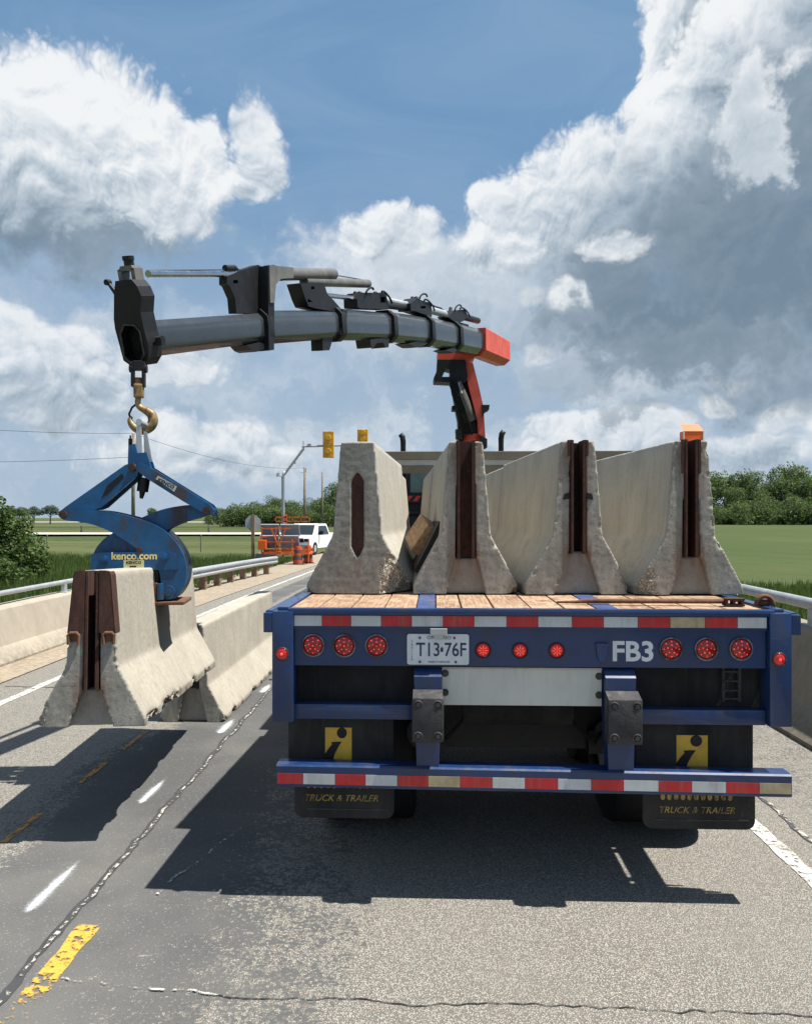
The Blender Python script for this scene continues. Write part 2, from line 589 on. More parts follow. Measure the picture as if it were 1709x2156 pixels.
def mat_concrete(name, base, streak=0.5, tint=(0.33, 0.29, 0.22)):
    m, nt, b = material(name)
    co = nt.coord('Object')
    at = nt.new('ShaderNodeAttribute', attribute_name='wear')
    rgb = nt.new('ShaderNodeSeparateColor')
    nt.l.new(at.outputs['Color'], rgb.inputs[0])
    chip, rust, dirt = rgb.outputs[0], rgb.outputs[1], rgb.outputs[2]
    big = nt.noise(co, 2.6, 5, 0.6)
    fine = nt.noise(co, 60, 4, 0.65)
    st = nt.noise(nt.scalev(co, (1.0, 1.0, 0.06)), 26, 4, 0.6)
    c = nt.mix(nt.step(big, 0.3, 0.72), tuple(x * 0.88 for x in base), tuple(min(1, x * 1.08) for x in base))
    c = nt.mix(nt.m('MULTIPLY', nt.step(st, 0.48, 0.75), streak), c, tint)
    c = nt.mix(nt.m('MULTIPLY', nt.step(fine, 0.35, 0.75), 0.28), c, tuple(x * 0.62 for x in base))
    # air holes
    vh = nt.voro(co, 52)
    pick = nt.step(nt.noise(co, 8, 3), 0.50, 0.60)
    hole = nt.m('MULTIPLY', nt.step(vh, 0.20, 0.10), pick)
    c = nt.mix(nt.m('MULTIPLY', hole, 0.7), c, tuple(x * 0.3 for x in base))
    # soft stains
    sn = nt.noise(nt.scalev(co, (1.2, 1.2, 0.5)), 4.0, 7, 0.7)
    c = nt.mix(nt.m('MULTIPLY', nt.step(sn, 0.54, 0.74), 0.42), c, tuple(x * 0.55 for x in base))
    # the cast end faces are greyer and pitted
    endf = at.outputs['Alpha']
    pit = nt.m('MULTIPLY', nt.step(nt.voro(co, 70), 0.26, 0.14), nt.step(nt.noise(co, 9, 3), 0.46, 0.60))
    endc = nt.mix(nt.step(nt.noise(nt.scalev(co, (1, 1, 0.5)), 7, 6, 0.7), 0.32, 0.70), (0.215, 0.205, 0.178), (0.345, 0.33, 0.288))
    endc = nt.mix(nt.m('MULTIPLY', nt.step(nt.noise(co, 38, 5, 0.7), 0.50, 0.66), 0.5), endc, (0.125, 0.12, 0.105))
    endc = nt.mix(nt.m('MULTIPLY', pit, 0.65), endc, (0.07, 0.067, 0.06))
    c = nt.mix(nt.m('MULTIPLY', endf, 0.70), c, endc)
    # broken faces show the stones
    ag = nt.voro(co, 95, out=1)
    agc = nt.new('ShaderNodeSeparateColor')
    nt.l.new(ag, agc.inputs[0])
    aggr = nt.mix(agc.outputs[0], (0.34, 0.31, 0.25), (0.68, 0.63, 0.52))
    aggr = nt.mix(nt.step(nt.voro(co, 95), 0.30, 0.55), aggr, (0.24, 0.22, 0.18))
    c = nt.mix(nt.step(chip, 0.2, 0.6), c, aggr)
    # rust run-off and grime
    rn = nt.noise(nt.scalev(co, (1, 1, 0.15)), 30, 5, 0.65)
    rf = nt.m('MULTIPLY', rust, nt.step(rn, 0.25, 0.65))
    c = nt.mix(rf, c, (0.155, 0.062, 0.026))
    dn = nt.noise(co, 14, 6, 0.7)
    df = nt.m('MULTIPLY', dirt, nt.step(dn, 0.30, 0.62))
    c = nt.mix(df, c, (0.075, 0.064, 0.052))
    nt.l.new(c, b.inputs['Base Color'])
    b.inputs['Roughness'].default_value = 0.88
    b.inputs['Specular IOR Level'].default_value = 0.25
    h = nt.m('ADD', nt.m('MULTIPLY', fine, 0.4), nt.m('MULTIPLY', nt.noise(co, 160, 3), 0.25))
    h = nt.m('SUBTRACT', h, nt.m('MULTIPLY', hole, 0.8))
    h = nt.m('ADD', h, nt.m('MULTIPLY', nt.m('MULTIPLY', nt.step(chip, 0.2, 0.6), nt.m('SUBTRACT', 0.6, nt.voro(co, 95))), 1.6))
    nt.l.new(nt.bump(h, 0.55, 0.006), b.inputs['Normal'])
    return m


def mat_rust(name, c0=(0.026, 0.011, 0.008), c1=(0.080, 0.030, 0.018), rough=0.85):
    m, nt, b = material(name)
    co = nt.coord('Object')
    n = nt.noise(nt.scalev(co, (1, 1, 0.35)), 24, 7, 0.7)
    c = nt.mix(nt.step(n, 0.28, 0.75), c0, c1)
    c = nt.mix(nt.m('MULTIPLY', nt.step(nt.noise(co, 70, 4, 0.7), 0.56, 0.75), 0.5), c, (0.22, 0.10, 0.05))
    nt.l.new(c, b.inputs['Base Color'])
    b.inputs['Roughness'].default_value = rough
    b.inputs['Metallic'].default_value = 0.05
    nt.l.new(nt.bump(n, 0.4, 0.004), b.inputs['Normal'])
    return m


BLUE = (0.0075, 0.033, 0.118)
M = {}
M['blue'] = mat_plain('blue_paint', BLUE, 0.34, var=0.14, vscale=5, dirt=(0.040, 0.040, 0.044), dcut=(0.46, 0.74), dscale=7, damt=0.7,
                      scratch=0.6, scol=(0.10, 0.11, 0.16), coat=0.25, streak=0.35, stcol=(0.045, 0.050, 0.075))
M['blue_deck'] = mat_plain('worn_blue_paint', (0.032, 0.062, 0.175), 0.5, var=0.2, vscale=9, dirt=(0.16, 0.12, 0.10), dcut=(0.42, 0.72), dscale=9, damt=0.6,
                           scratch=0.6, scol=(0.2, 0.2, 0.22))
M['clampblue'] = mat_plain('clamp_blue_paint', (0.004, 0.072, 0.185), 0.42, var=0.25, vscale=7, dirt=(0.050, 0.032, 0.024), dcut=(0.50, 0.64), dscale=4.5, damt=0.85,
                           scratch=0.45, scol=(0.08, 0.06, 0.05))
M['black'] = mat_plain('black_steel', (0.008, 0.008, 0.009), 0.5, var=0.3, vscale=9, spec=0.35, dirt=(0.024, 0.022, 0.021), dcut=(0.5, 0.75), damt=0.5)
M['rubber'] = mat_plain('black_rubber', (0.014, 0.014, 0.015), 0.72, var=0.25, vscale=6, spec=0.3, dirt=(0.075, 0.070, 0.062), dcut=(0.42, 0.75), dscale=3.2, damt=0.5, bump=0.3, bscale=50, streak=0.5, stcol=(0.06, 0.056, 0.05))
M['bumper_rubber'] = mat_plain('bumper_rubber', (0.035, 0.035, 0.036), 0.62, var=0.3, vscale=14, spec=0.4, dirt=(0.15, 0.14, 0.13), dcut=(0.50, 0.72), dscale=13, damt=0.6, bump=0.6, bscale=70)
M['boom'] = mat_plain('grey_boom_paint', (0.030, 0.036, 0.041), 0.27, var=0.12, vscale=1.6, dirt=(0.06, 0.062, 0.06), dcut=(0.52, 0.78), dscale=2.0, damt=0.55, coat=0.35,
                      scratch=0.25, scol=(0.12, 0.12, 0.12))
M['red'] = mat_plain('red_crane_paint', (0.62, 0.085, 0.045), 0.42, var=0.12, vscale=4, dirt=(0.22, 0.05, 0.03), dcut=(0.52, 0.8), damt=0.5)
M['chrome'] = mat_plain('polished_rod', (0.55, 0.56, 0.57), 0.22, metal=1.0, var=0.08, vscale=8)
M['cylinder'] = mat_plain('cylinder_paint', (0.125, 0.120, 0.108), 0.4, var=0.18, vscale=5, dirt=(0.05, 0.047, 0.042), dcut=(0.5, 0.72), damt=0.6)
M['rust'] = mat_rust('rusted_steel')
M['rust_shade'] = mat_rust('slot_shade_rust', (0.012, 0.007, 0.006), (0.035, 0.015, 0.010))  # rust darkened so the slot's depth shade sits in the colour
M['rust_light'] = mat_rust('light_rust', (0.085, 0.038, 0.02), (0.20, 0.09, 0.045))
M['galv'] = mat_plain('galvanised_steel', (0.46, 0.48, 0.49), 0.46, metal=0.55, var=0.12, vscale=5, dirt=(0.25, 0.24, 0.22), dcut=(0.5, 0.8), damt=0.5)
M['bezel'] = mat_plain('lamp_bezel', (0.22, 0.22, 0.22), 0.35, metal=0.8, var=0.2, vscale=20, dirt=(0.05, 0.05, 0.05), dcut=(0.45, 0.6), dscale=14, damt=0.8)
M['alu'] = mat_plain('white_panel_paint', (0.60, 0.59, 0.53), 0.33, var=0.05, vscale=3, dirt=(0.36, 0.34, 0.30), dcut=(0.50, 0.80), dscale=2.2, damt=0.5, streak=0.35, stcol=(0.30, 0.27, 0.23))
M['bolt'] = mat_plain('bolt_steel', (0.07, 0.068, 0.065), 0.5, metal=0.6, var=0.3, vscale=30)
M['tape_red'] = mat_plain('red_reflective_tape', (0.50, 0.018, 0.022), 0.38, var=0.12, vscale=10, dirt=(0.26, 0.05, 0.045), dcut=(0.5, 0.8), dscale=11, damt=0.5, streak=0.5, stcol=(0.22, 0.17, 0.12))
M['tape_white'] = mat_plain('white_reflective_tape', (0.56, 0.58, 0.58), 0.38, var=0.08, vscale=10, dirt=(0.40, 0.35, 0.25), dcut=(0.48, 0.8), dscale=6, damt=0.55, streak=0.5, stcol=(0.22, 0.17, 0.12))
M['tape_tan'] = mat_plain('weathered_tape', (0.46, 0.37, 0.22), 0.5, var=0.2, vscale=12, dirt=(0.30, 0.20, 0.10), dcut=(0.5, 0.75), dscale=9, damt=0.6, streak=0.5, stcol=(0.22, 0.17, 0.12))
M['plate'] = mat_plain('licence_plate_white', (0.66, 0.68, 0.70), 0.4, var=0.06, vscale=14, dirt=(0.42, 0.41, 0.40), dcut=(0.5, 0.8), dscale=10, damt=0.5)
M['plate_blue'] = mat_plain('plate_letter_blue', (0.025, 0.035, 0.10), 0.45)
M['decal'] = mat_plain('white_decal', (0.74, 0.75, 0.75), 0.45, var=0.05, dirt=(0.5, 0.5, 0.5), dcut=(0.55, 0.8), damt=0.5)
M['yellow'] = mat_plain('yellow_print', (0.62, 0.37, 0.035), 0.5, var=0.12, vscale=12, dirt=(0.24, 0.15, 0.03), dcut=(0.5, 0.78), dscale=10, damt=0.6)
M['yellow_dull'] = mat_plain('dull_yellow_print', (0.42, 0.29, 0.07), 0.6, var=0.25, vscale=40, dirt=(0.05, 0.04, 0.03), dcut=(0.48, 0.6), dscale=55, damt=0.8)
M['gold'] = mat_plain('worn_gold_paint', (0.30, 0.20, 0.075), 0.45, metal=0.3, var=0.35, vscale=18, dirt=(0.07, 0.045, 0.03), dcut=(0.45, 0.62), dscale=20, damt=0.8)
M['orange'] = mat_plain('safety_orange', (0.80, 0.13, 0.015), 0.5, var=0.10, vscale=6, dirt=(0.4, 0.09, 0.03), dcut=(0.5, 0.8), damt=0.4)
M['orange_dark'] = mat_plain('orange_steel_paint', (0.72, 0.135, 0.022), 0.5, var=0.15, vscale=3)
M['amber'] = mat_plain('signal_yellow', (0.66, 0.33, 0.02), 0.45, var=0.12, vscale=5)
M['white'] = mat_plain('white_car_paint', (0.78, 0.79, 0.80), 0.25, var=0.03, vscale=2, coat=0.5)
M['tyre'] = mat_plain('tyre_rubber', (0.009, 0.009, 0.0095), 0.8, var=0.2, vscale=10, spec=0.3)
M['glass'] = mat_plain('dark_glass', (0.02, 0.028, 0.032), 0.08, var=0.1, spec=0.8)
M['greenglass'] = mat_plain('green_tinted_glass', (0.055, 0.10, 0.085), 0.12, var=0.35, vscale=3, spec=0.8)
M['solar'] = mat_plain('solar_cell', (0.17, 0.20, 0.26), 0.3, var=0.15, vscale=3, spec=0.6)
M['lens_led'] = mat_plain('lit_red_dots', (0.8, 0.05, 0.04), 0.3)
M['wood_post'] = mat_plain('weathered_timber', (0.20, 0.13, 0.085), 0.85, var=0.3, vscale=9)
M['pole_wood'] = mat_plain('utility_pole_wood', (0.17, 0.145, 0.115), 0.9, var=0.25, vscale=3)
M['mast'] = mat_plain('grey_mast_paint', (0.34, 0.36, 0.38), 0.45, metal=0.2, var=0.1)
M['whitespray'] = None


def mat_lens(name, col, emit=0.0):
    m, nt, b = material(name)
    co = nt.coord('Object')
    c = nt.mix(nt.step(nt.voro(co, 95), 0.2, 0.6), tuple(x * 1.1 for x in col), tuple(x * 0.55 for x in col))
    nt.l.new(c, b.inputs['Base Color'])
    b.inputs['Roughness'].default_value = 0.16
    b.inputs['Coat Weight'].default_value = 0.5
    if emit:
        b.inputs['Emission Color'].default_value = (1, 0.06, 0.04, 1)
        b.inputs['Emission Strength'].default_value = emit
    return m


M['lens'] = mat_lens('red_lens', (0.30, 0.004, 0.008), 0.02)
M['lens_small'] = mat_lens('lit_red_lens', (0.42, 0.008, 0.008), 0.08)
M['led'] = mat_lens('bright_led', (0.9, 0.12, 0.08), 0.55)

CONC = mat_concrete('barrier_concrete', (0.395, 0.365, 0.305), 0.65, (0.27, 0.24, 0.185))
CONC_G = mat_concrete('grey_barrier_concrete', (0.395, 0.375, 0.325), 0.65, (0.27, 0.245, 0.195))
CONC_P = mat_concrete('parapet_concrete', (0.37, 0.325, 0.26), 0.45, (0.33, 0.285, 0.235))


CONC_D = mat_concrete('shaded_parapet_concrete', (0.25, 0.228, 0.185), 0.45, (0.15, 0.13, 0.10))  # darker parapet concrete: the shade on the inner face is put into its colour


def mat_planks():
    m, nt, b = material('worn_deck_timber')
    co = nt.coord('Object')
    info = nt.new('ShaderNodeObjectInfo')
    rnd = info.outputs['Random']
    v = nt.vm('ADD', co, nt.comb(nt.m('MULTIPLY', rnd, 37.0), nt.m('MULTIPLY', rnd, 11.0), 0.0))
    gr = nt.noise(nt.scalev(v, (30, 2.2, 10)), 2.4, 6, 0.68, dist=0.4)
    bl = nt.noise(v, 4.5, 6, 0.68)
    c = nt.mix(nt.step(gr, 0.3, 0.72), (0.16, 0.082, 0.045), (0.42, 0.30, 0.195))
    c = nt.mix(nt.m('MULTIPLY', nt.step(bl, 0.46, 0.68), 0.8), c, (0.43, 0.32, 0.215))
    c = nt.mix(nt.m('MULTIPLY', nt.step(nt.noise(nt.scalev(v, (1, .5, 1)), 11, 6, 0.72), 0.50, 0.66), 0.9), c, (0.16, 0.075, 0.038))
    c = nt.mix(nt.m('MULTIPLY', rnd, 0.25), c, (0.40, 0.24, 0.14))
    nt.l.new(c, b.inputs['Base Color'])
    b.inputs['Roughness'].default_value = 0.85
    nt.l.new(nt.bump(gr, 0.6, 0.004), b.inputs['Normal'])
    return m


M['plank'] = mat_planks()


def mat_block():
    m, nt, b = material('raw_timber')
    co = nt.coord('Object')
    gr = nt.noise(nt.scalev(co, (14, 2, 14)), 3, 6, 0.65, dist=0.5)
    c = nt.mix(nt.step(gr, 0.3, 0.7), (0.22, 0.12, 0.06), (0.42, 0.28, 0.15))
    nt.l.new(c, b.inputs['Base Color'])
    b.inputs['Roughness'].default_value = 0.85
    return m


M['timber'] = mat_block()
M['beam'] = mat_plain('weathered_beam', (0.17, 0.145, 0.105), 0.8, var=0.15, vscale=3, dirt=(0.12, 0.11, 0.09), dcut=(0.5, 0.75), damt=0.5)
M['beam_light'] = mat_plain('pale_beam', (0.40, 0.40, 0.37), 0.6, var=0.1, vscale=3)


def mat_asphalt():
    """Worn chip-seal pavement. Object x runs across the road, y along it."""
    m, nt, b = material('worn_asphalt')
    co = nt.coord('Object')
    s = nt.sep(co)
    u = s[0]
    wob = nt.m('MULTIPLY', nt.m('SUBTRACT', nt.noise(nt.scalev(co, (1, 0.35, 1)), 1.7, 4), 0.5), 0.9)
    uw = nt.m('ADD', u, wob)
    # how far the bitumen film has worn off (1 = bare stone)
    worn = nt.m('ADD', nt.m('MULTIPLY', nt.step(uw, -0.55, 0.15), 0.63), nt.m('MULTIPLY', nt.step(uw, -1.45, -0.55), 0.37))
    left = nt.step(uw, -2.15, -2.5)                      # far lane, worn again
    should = nt.step(uw, 2.15, 2.45)
    worn = nt.m('MAXIMUM', nt.m('MULTIPLY', worn, nt.m('SUBTRACT', 1.0, nt.m('MULTIPLY', should, 0.55))), nt.m('MULTIPLY', left, 0.62))
    # wheel tracks in the far lane stay dark
    tr = nt.m('MULTIPLY', nt.step(nt.m('ABSOLUTE', nt.m('ADD', u, 3.55)), 0.42, 0.16), 0.6)
    far = nt.step(s[1], 9.0, 13.0)
    worn = nt.m('SUBTRACT', worn, nt.m('MULTIPLY', nt.m('MULTIPLY', tr, far), 1.0), clamp=True)
    n1 = nt.noise(co, 4.6, 6, 0.66)
    n2 = nt.noise(co, 17, 6, 0.70)
    n3 = nt.noise(co, 42, 3, 0.6)
    mixn = nt.m('ADD', nt.m('MULTIPLY', n1, 0.26), nt.m('ADD', nt.m('MULTIPLY', n2, 0.36), nt.m('MULTIPLY', n3, 0.38)))
    thr = nt.m('SUBTRACT', 0.60, nt.m('MULTIPLY', worn, 0.30))
    patch = nt.step(nt.m('SUBTRACT', mixn, thr), -0.015, 0.03)
    # smooth strip left of the joint never shows stone
    strip = nt.m('MULTIPLY', nt.step(u, -2.12, -2.0), nt.step(u, -1.60, -1.66))
    patch = nt.m('MULTIPLY', patch, nt.m('SUBTRACT', 1.0, nt.m('MULTIPLY', strip, 0.85)))
    stc = nt.new('ShaderNodeSeparateColor')
    nt.l.new(nt.voro(co, 150, out=1), stc.inputs[0])
    vd = nt.voro(co, 150)
    stone = nt.mix(nt.step(stc.outputs[0], 0.05, 0.95), (0.195, 0.186, 0.162), (0.42, 0.398, 0.346))
    stone = nt.mix(nt.m('MULTIPLY', nt.step(stc.outputs[1], 0.88, 0.95), 0.7), stone, (0.30, 0.19, 0.14))
    stone = nt.mix(nt.step(vd, 0.34, 0.62), stone, (0.128, 0.121, 0.107))
    film = nt.mix(nt.step(nt.noise(co, 110, 3, 0.7), 0.3, 0.75), (0.060, 0.061, 0.062), (0.098, 0.098, 0.096))
    film = nt.mix(nt.m('MULTIPLY', nt.step(stc.outputs[2], 0.96, 0.985), 0.45), film, (0.26, 0.25, 0.225))
    film = nt.mix(nt.m('MULTIPLY', nt.step(nt.noise(co, 0.8, 4), 0.42, 0.70), 0.28), film, (0.15, 0.147, 0.14))
    c = nt.mix(patch, film, stone)
    tone = nt.noise(co, 0.9, 5, 0.6)
    c = nt.mix(nt.m('MULTIPLY', nt.step(tone, 0.42, 0.70), 0.30), c, (0.20, 0.188, 0.162))
    # old oil drips and smears
    oil = nt.step(nt.noise(nt.scalev(co, (1.6, 0.7, 1)), 2.6, 6, 0.7), 0.66, 0.80)
    c = nt.mix(nt.m('MULTIPLY', oil, 0.5), c, (0.04, 0.038, 0.034))
    nt.l.new(c, b.inputs['Base Color'])
    b.inputs['Roughness'].default_value = 0.83
    b.inputs['Specular IOR Level'].default_value = 0.35
    h = nt.m('ADD', nt.m('MULTIPLY', nt.m('SUBTRACT', 0.7, vd), nt.m('ADD', 0.35, nt.m('MULTIPLY', patch, 0.9))), nt.m('MULTIPLY', n3, 0.4))
    nt.l.new(nt.bump(h, 0.75, 0.006), b.inputs['Normal'])
    return m


M['asphalt'] = mat_asphalt()


def mat_paint(name, col, cut=0.5, scale=26, soft=0.10, edge=None):
    """Worn road paint: transparent where it has flaked off."""
    m, nt, b = material(name)
    co = nt.coord('Object')
    n = nt.m('ADD', nt.m('MULTIPLY', nt.noise(co, scale, 5, 0.72), 0.6), nt.m('MULTIPLY', nt.noise(co, scale * 0.25, 4), 0.4))
    if edge is not None:
        at = nt.new('ShaderNodeAttribute', attribute_name='cover')
        n = nt.m('ADD', n, nt.m('MULTIPLY', nt.m('SUBTRACT', at.outputs['Fac'], 0.5), edge))
    a = nt.step(n, cut - soft, cut + soft)
    c = nt.mix(nt.noise(co, 70, 3), tuple(x * 0.75 for x in col), col)
    nt.l.new(c, b.inputs['Base Color'])
    nt.l.new(a, b.inputs['Alpha'])
    b.inputs['Roughness'].default_value = 0.75
    return m


M['paint_yellow'] = mat_paint('worn_yellow_road_paint', (0.62, 0.36, 0.05), 0.53, 34, 0.05, 0.42)
M['paint_orange'] = mat_paint('faded_orange_road_paint', (0.55, 0.26, 0.05), 0.46, 30, 0.08)
M['paint_white'] = mat_paint('worn_white_road_paint', (0.66, 0.64, 0.58), 0.46, 24, 0.08)
M['spray'] = mat_paint('white_survey_spray', (0.80, 0.85, 0.88), 0.60, 150, 0.42, 0.95)
M['sealant'] = mat_paint('old_joint_filler', (0.50, 0.48, 0.42), 0.53, 34, 0.05)
M['crack'] = mat_paint('open_crack', (0.018, 0.017, 0.016), 0.42, 20, 0.12)
M['joint'] = mat_paint('bitumen_joint', (0.05, 0.05, 0.052), 0.36, 9, 0.16)
M['gravel'] = mat_plain('dusty_gravel', (0.27, 0.225, 0.165), 0.95, var=0.25, vscale=14, dirt=(0.20, 0.15, 0.10), dcut=(0.45, 0.7), dscale=2.0, damt=0.6, bump=0.8, bscale=60)
M['farroad'] = mat_plain('pale_gravel', (0.52, 0.49, 0.42), 0.95, var=0.1, vscale=0.4)


def mat_ground():
    m, nt, b = material('grass_ground')
    co = nt.coord('Object')
    s = nt.sep(co)
    n1 = nt.noise(co, 0.12, 5, 0.6)
    n2 = nt.noise(co, 1.6, 6, 0.7)
    n3 = nt.noise(co, 11, 4, 0.7)
    mead = nt.mix(nt.step(n2, 0.3, 0.7), (0.030, 0.056, 0.014), (0.068, 0.096, 0.030))
    mead = nt.mix(nt.m('MULTIPLY', nt.step(n1, 0.45, 0.65), 0.6), mead, (0.085, 0.102, 0.036))
    # mown / taller bands lie across the view
    band = nt.noise(nt.scalev(co, (0.004, 0.07, 0)), 1.6, 4, 0.6)
    mead = nt.mix(nt.m('MULTIPLY', nt.step(band, 0.46, 0.58), 0.75), mead, (0.108, 0.110, 0.047))
    rows = nt.new('ShaderNodeTexWave', wave_type='BANDS', bands_direction='X')
    rows.inputs['Scale'].default_value = 0.42
    rows.inputs['Distortion'].default_value = 0.6
    rot = nt.new('ShaderNodeVectorRotate', rotation_type='Z_AXIS')
    nt.l.new(co, rot.inputs['Vector'])
    rot.inputs['Angle'].default_value = R(-18)
    nt.l.new(rot.outputs[0], rows.inputs['Vector'])
    crop = nt.mix(nt.m('MULTIPLY', rows.outputs['Fac'], 0.30), (0.058, 0.080, 0.026), (0.042, 0.074, 0.019))
    crop = nt.mix(nt.m('MULTIPLY', nt.step(n2, 0.42, 0.72), 0.45), crop, (0.096, 0.086, 0.042))
    crop = nt.mix(nt.m('MULTIPLY', nt.step(nt.noise(nt.scalev(co, (0.02, 0.10, 0)), 1.3, 4, 0.6), 0.40, 0.66), 0.6), crop, (0.044, 0.082, 0.020))
    patch = nt.noise(nt.scalev(co, (0.05, 0.022, 0)), 1.0, 6, 0.62)
    crop = nt.mix(nt.m('MULTIPLY', nt.step(patch, 0.42, 0.62), 0.55), crop, (0.085, 0.098, 0.036))
    crop = nt.mix(nt.m('MULTIPLY', nt.step(nt.noise(nt.scalev(rot.outputs[0], (0.9, 0.015, 0)), 1.0, 4, 0.6), 0.45, 0.65), 0.5), crop, (0.040, 0.066, 0.018))
    c = nt.mix(nt.step(s[0], 3.0, 5.0), mead, crop)
    c = nt.mix(nt.m('MULTIPLY', nt.step(n3, 0.3, 0.7), 0.45), c, nt.mix(0.6, c, (0.03, 0.035, 0.012)))
    nt.l.new(c, b.inputs['Base Color'])
    b.inputs['Roughness'].default_value = 0.95
    b.inputs['Specular IOR Level'].default_value = 0.15
    nt.l.new(nt.bump(n3, 0.6, 0.06), b.inputs['Normal'])
    return m


M['ground'] = mat_ground()


def mat_leaf(name, dark, light):
    m, nt, b = material(name)
    at = nt.new('ShaderNodeAttribute', attribute_name='tone')
    sc = nt.new('ShaderNodeSeparateColor')
    nt.l.new(at.outputs['Color'], sc.inputs[0])
    c = nt.mix(sc.outputs[0], dark, light)
    nt.l.new(c, b.inputs['Base Color'])
    b.inputs['Roughness'].default_value = 0.6
    b.inputs['Specular IOR Level'].default_value = 0.3
    tr = nt.new('ShaderNodeBsdfTranslucent')
    nt.l.new(nt.mix(0.35, c, (0.16, 0.24, 0.03)), tr.inputs['Color'])
    mx = nt.new('ShaderNodeMixShader')
    mx.inputs[0].default_value = 0.36
    nt.l.new(b.outputs[0], mx.inputs[1])
    nt.l.new(tr.outputs[0], mx.inputs[2])
    out = [n for n in nt.n if n.type == 'OUTPUT_MATERIAL'][0]
    nt.l.new(mx.outputs[0], out.inputs[0])
    return m


M['leaf'] = mat_leaf('broad_leaf', (0.028, 0.062, 0.012), (0.085, 0.135, 0.035))
M['leaf_far'] = mat_leaf('distant_leaf', (0.034, 0.066, 0.022), (0.120, 0.170, 0.055))
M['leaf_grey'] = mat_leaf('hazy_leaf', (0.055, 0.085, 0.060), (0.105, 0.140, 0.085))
M['grass'] = mat_leaf('grass_blade', (0.040, 0.082, 0.016), (0.120, 0.165, 0.050))
M['bark'] = mat_plain('bark', (0.09, 0.07, 0.05), 0.95, var=0.3, vscale=4)

# ================================================================== GROUND, ROAD
def axis_steps(lo, hi, fine_lo, fine_hi, fine, coarse_growth=1.35):
    xs = list(np.arange(fine_lo, fine_hi + 1e-6, fine))
    d = fine
    x = fine_hi
    while x < hi:
        d *= coarse_growth
        x += d
        xs.append(min(x, hi))
    d = fine
    x = fine_lo
    pre = []
    while x > lo:
        d *= coarse_growth
        x -= d
        pre.append(max(x, lo))
    return pre[::-1] + xs


gx = axis_steps(-2500, 2500, -60, 60, 2.0)
gy = axis_steps(-400, 4500, -20, 120, 2.0)


def gfun(x, y):
    u, v = world_to_road(x, y)
    z = ground_z(x, y)
    if abs(u) < 7 and v < 140:
        z = min(z, road_z(max(v, 0)) - 0.25)
    # soft unevenness outside the carriageway
    w = min(max((abs(u) - 7) / 6, 0), 1)
    z += w * 0.10 * noise.noise((x * 0.12, y * 0.12, 0))
    # low rise on the far left carrying another road
    return (x, y, z)


ground = tag(MB().grid(gx, gy, gfun).build('ground', M['ground'], smooth=True), kind='structure')

vs_road = list(np.arange(-8, 60, 2.0)) + list(np.arange(60, 141, 8.0))


def road_sheet(name, us, vs, mat, dz=0.0, kind='structure'):
    o = MB().grid(us, vs, lambda u, v: (u, v, road_z(v) + dz)).build(name, mat, smooth=True)
    o.rotation_euler.z = ROAD_ROT
    return tag(o, kind=kind)


road = road_sheet('road', [-5.0, -3.5, -1.6, 0.5, 2.2, 3.9], vs_road, M['asphalt'])
verge = road_sheet('gravel_verge', [-6.6, -5.6, -4.72], [v for v in vs_road if v >= -4], M['gravel'], 0.012)


def ribbon(name, path, width, mat, dz, jitter=0.0, wv=0.0, cover=False, taper=False):
    """Flat strip along a path of (u, v) on the road, with uneven edges."""
    mb = MB()
    n = len(path)
    soft = getattr(cover, 'soft', False)
    cols = [q / 4 for q in range(-4, 5)] if soft else [-1, -0.5, 0, 0.5, 1]
    rows = []
    for i, (u, v) in enumerate(path):
        a = path[max(i - 1, 0)]
        b_ = path[min(i + 1, n - 1)]
        dx, dy = b_[0] - a[0], b_[1] - a[1]
        L = math.hypot(dx, dy) or 1
        nx, ny = -dy / L, dx / L
        w = width * (1 + wv * noise.noise((u * 7.3, v * 7.3, 4.1)))
        if taper:
            w *= max(0.02, min(1, 3 * min(i, n - 1 - i) / n + 0.05))
        j = jitter * noise.noise((u * 3.1 + 9, v * 3.1, 1.7))
        j += jitter * 0.6 * noise.noise((u * 17.0, v * 17.0, 2.2))
        row = []
        for s_ in cols:
            e = 0.25 * wv * noise.noise((u * 21 + s_ * 5, v * 21, 7)) if abs(s_) == 1 else 0
            off = s_ * w / 2 * (1 + e) + j
            row.append(mb.bm.verts.new((u + nx * off, v + ny * off, road_z(v) + dz)))
        rows.append(row)
    for r0, r1 in zip(rows, rows[1:]):
        for k in range(len(cols) - 1):
            mb.bm.faces.new((r0[k], r0[k + 1], r1[k + 1], r1[k]))
    o = mb.build(name, mat, recalc=True)
    o.rotation_euler.z = ROAD_ROT
    if cover:
        me = o.data
        at = me.attributes.new('cover', 'FLOAT', 'POINT')
        vals = []
        for i in range(n):
            lo = cover(i / (n - 1))
            for q in cols:
                vals.append(lo * math.exp(-abs(q) * 3.2) if soft else lo)
        at.data.foreach_set('value', vals)
    return tag(o, kind='structure')


def line(u0, v0, u1, v1, step=0.06):
    n = max(2, int(math.hypot(u1 - u0, v1 - v0) / step) + 1)
    return [(u0 + (u1 - u0) * i / (n - 1), v0 + (v1 - v0) * i / (n - 1)) for i in range(n)]


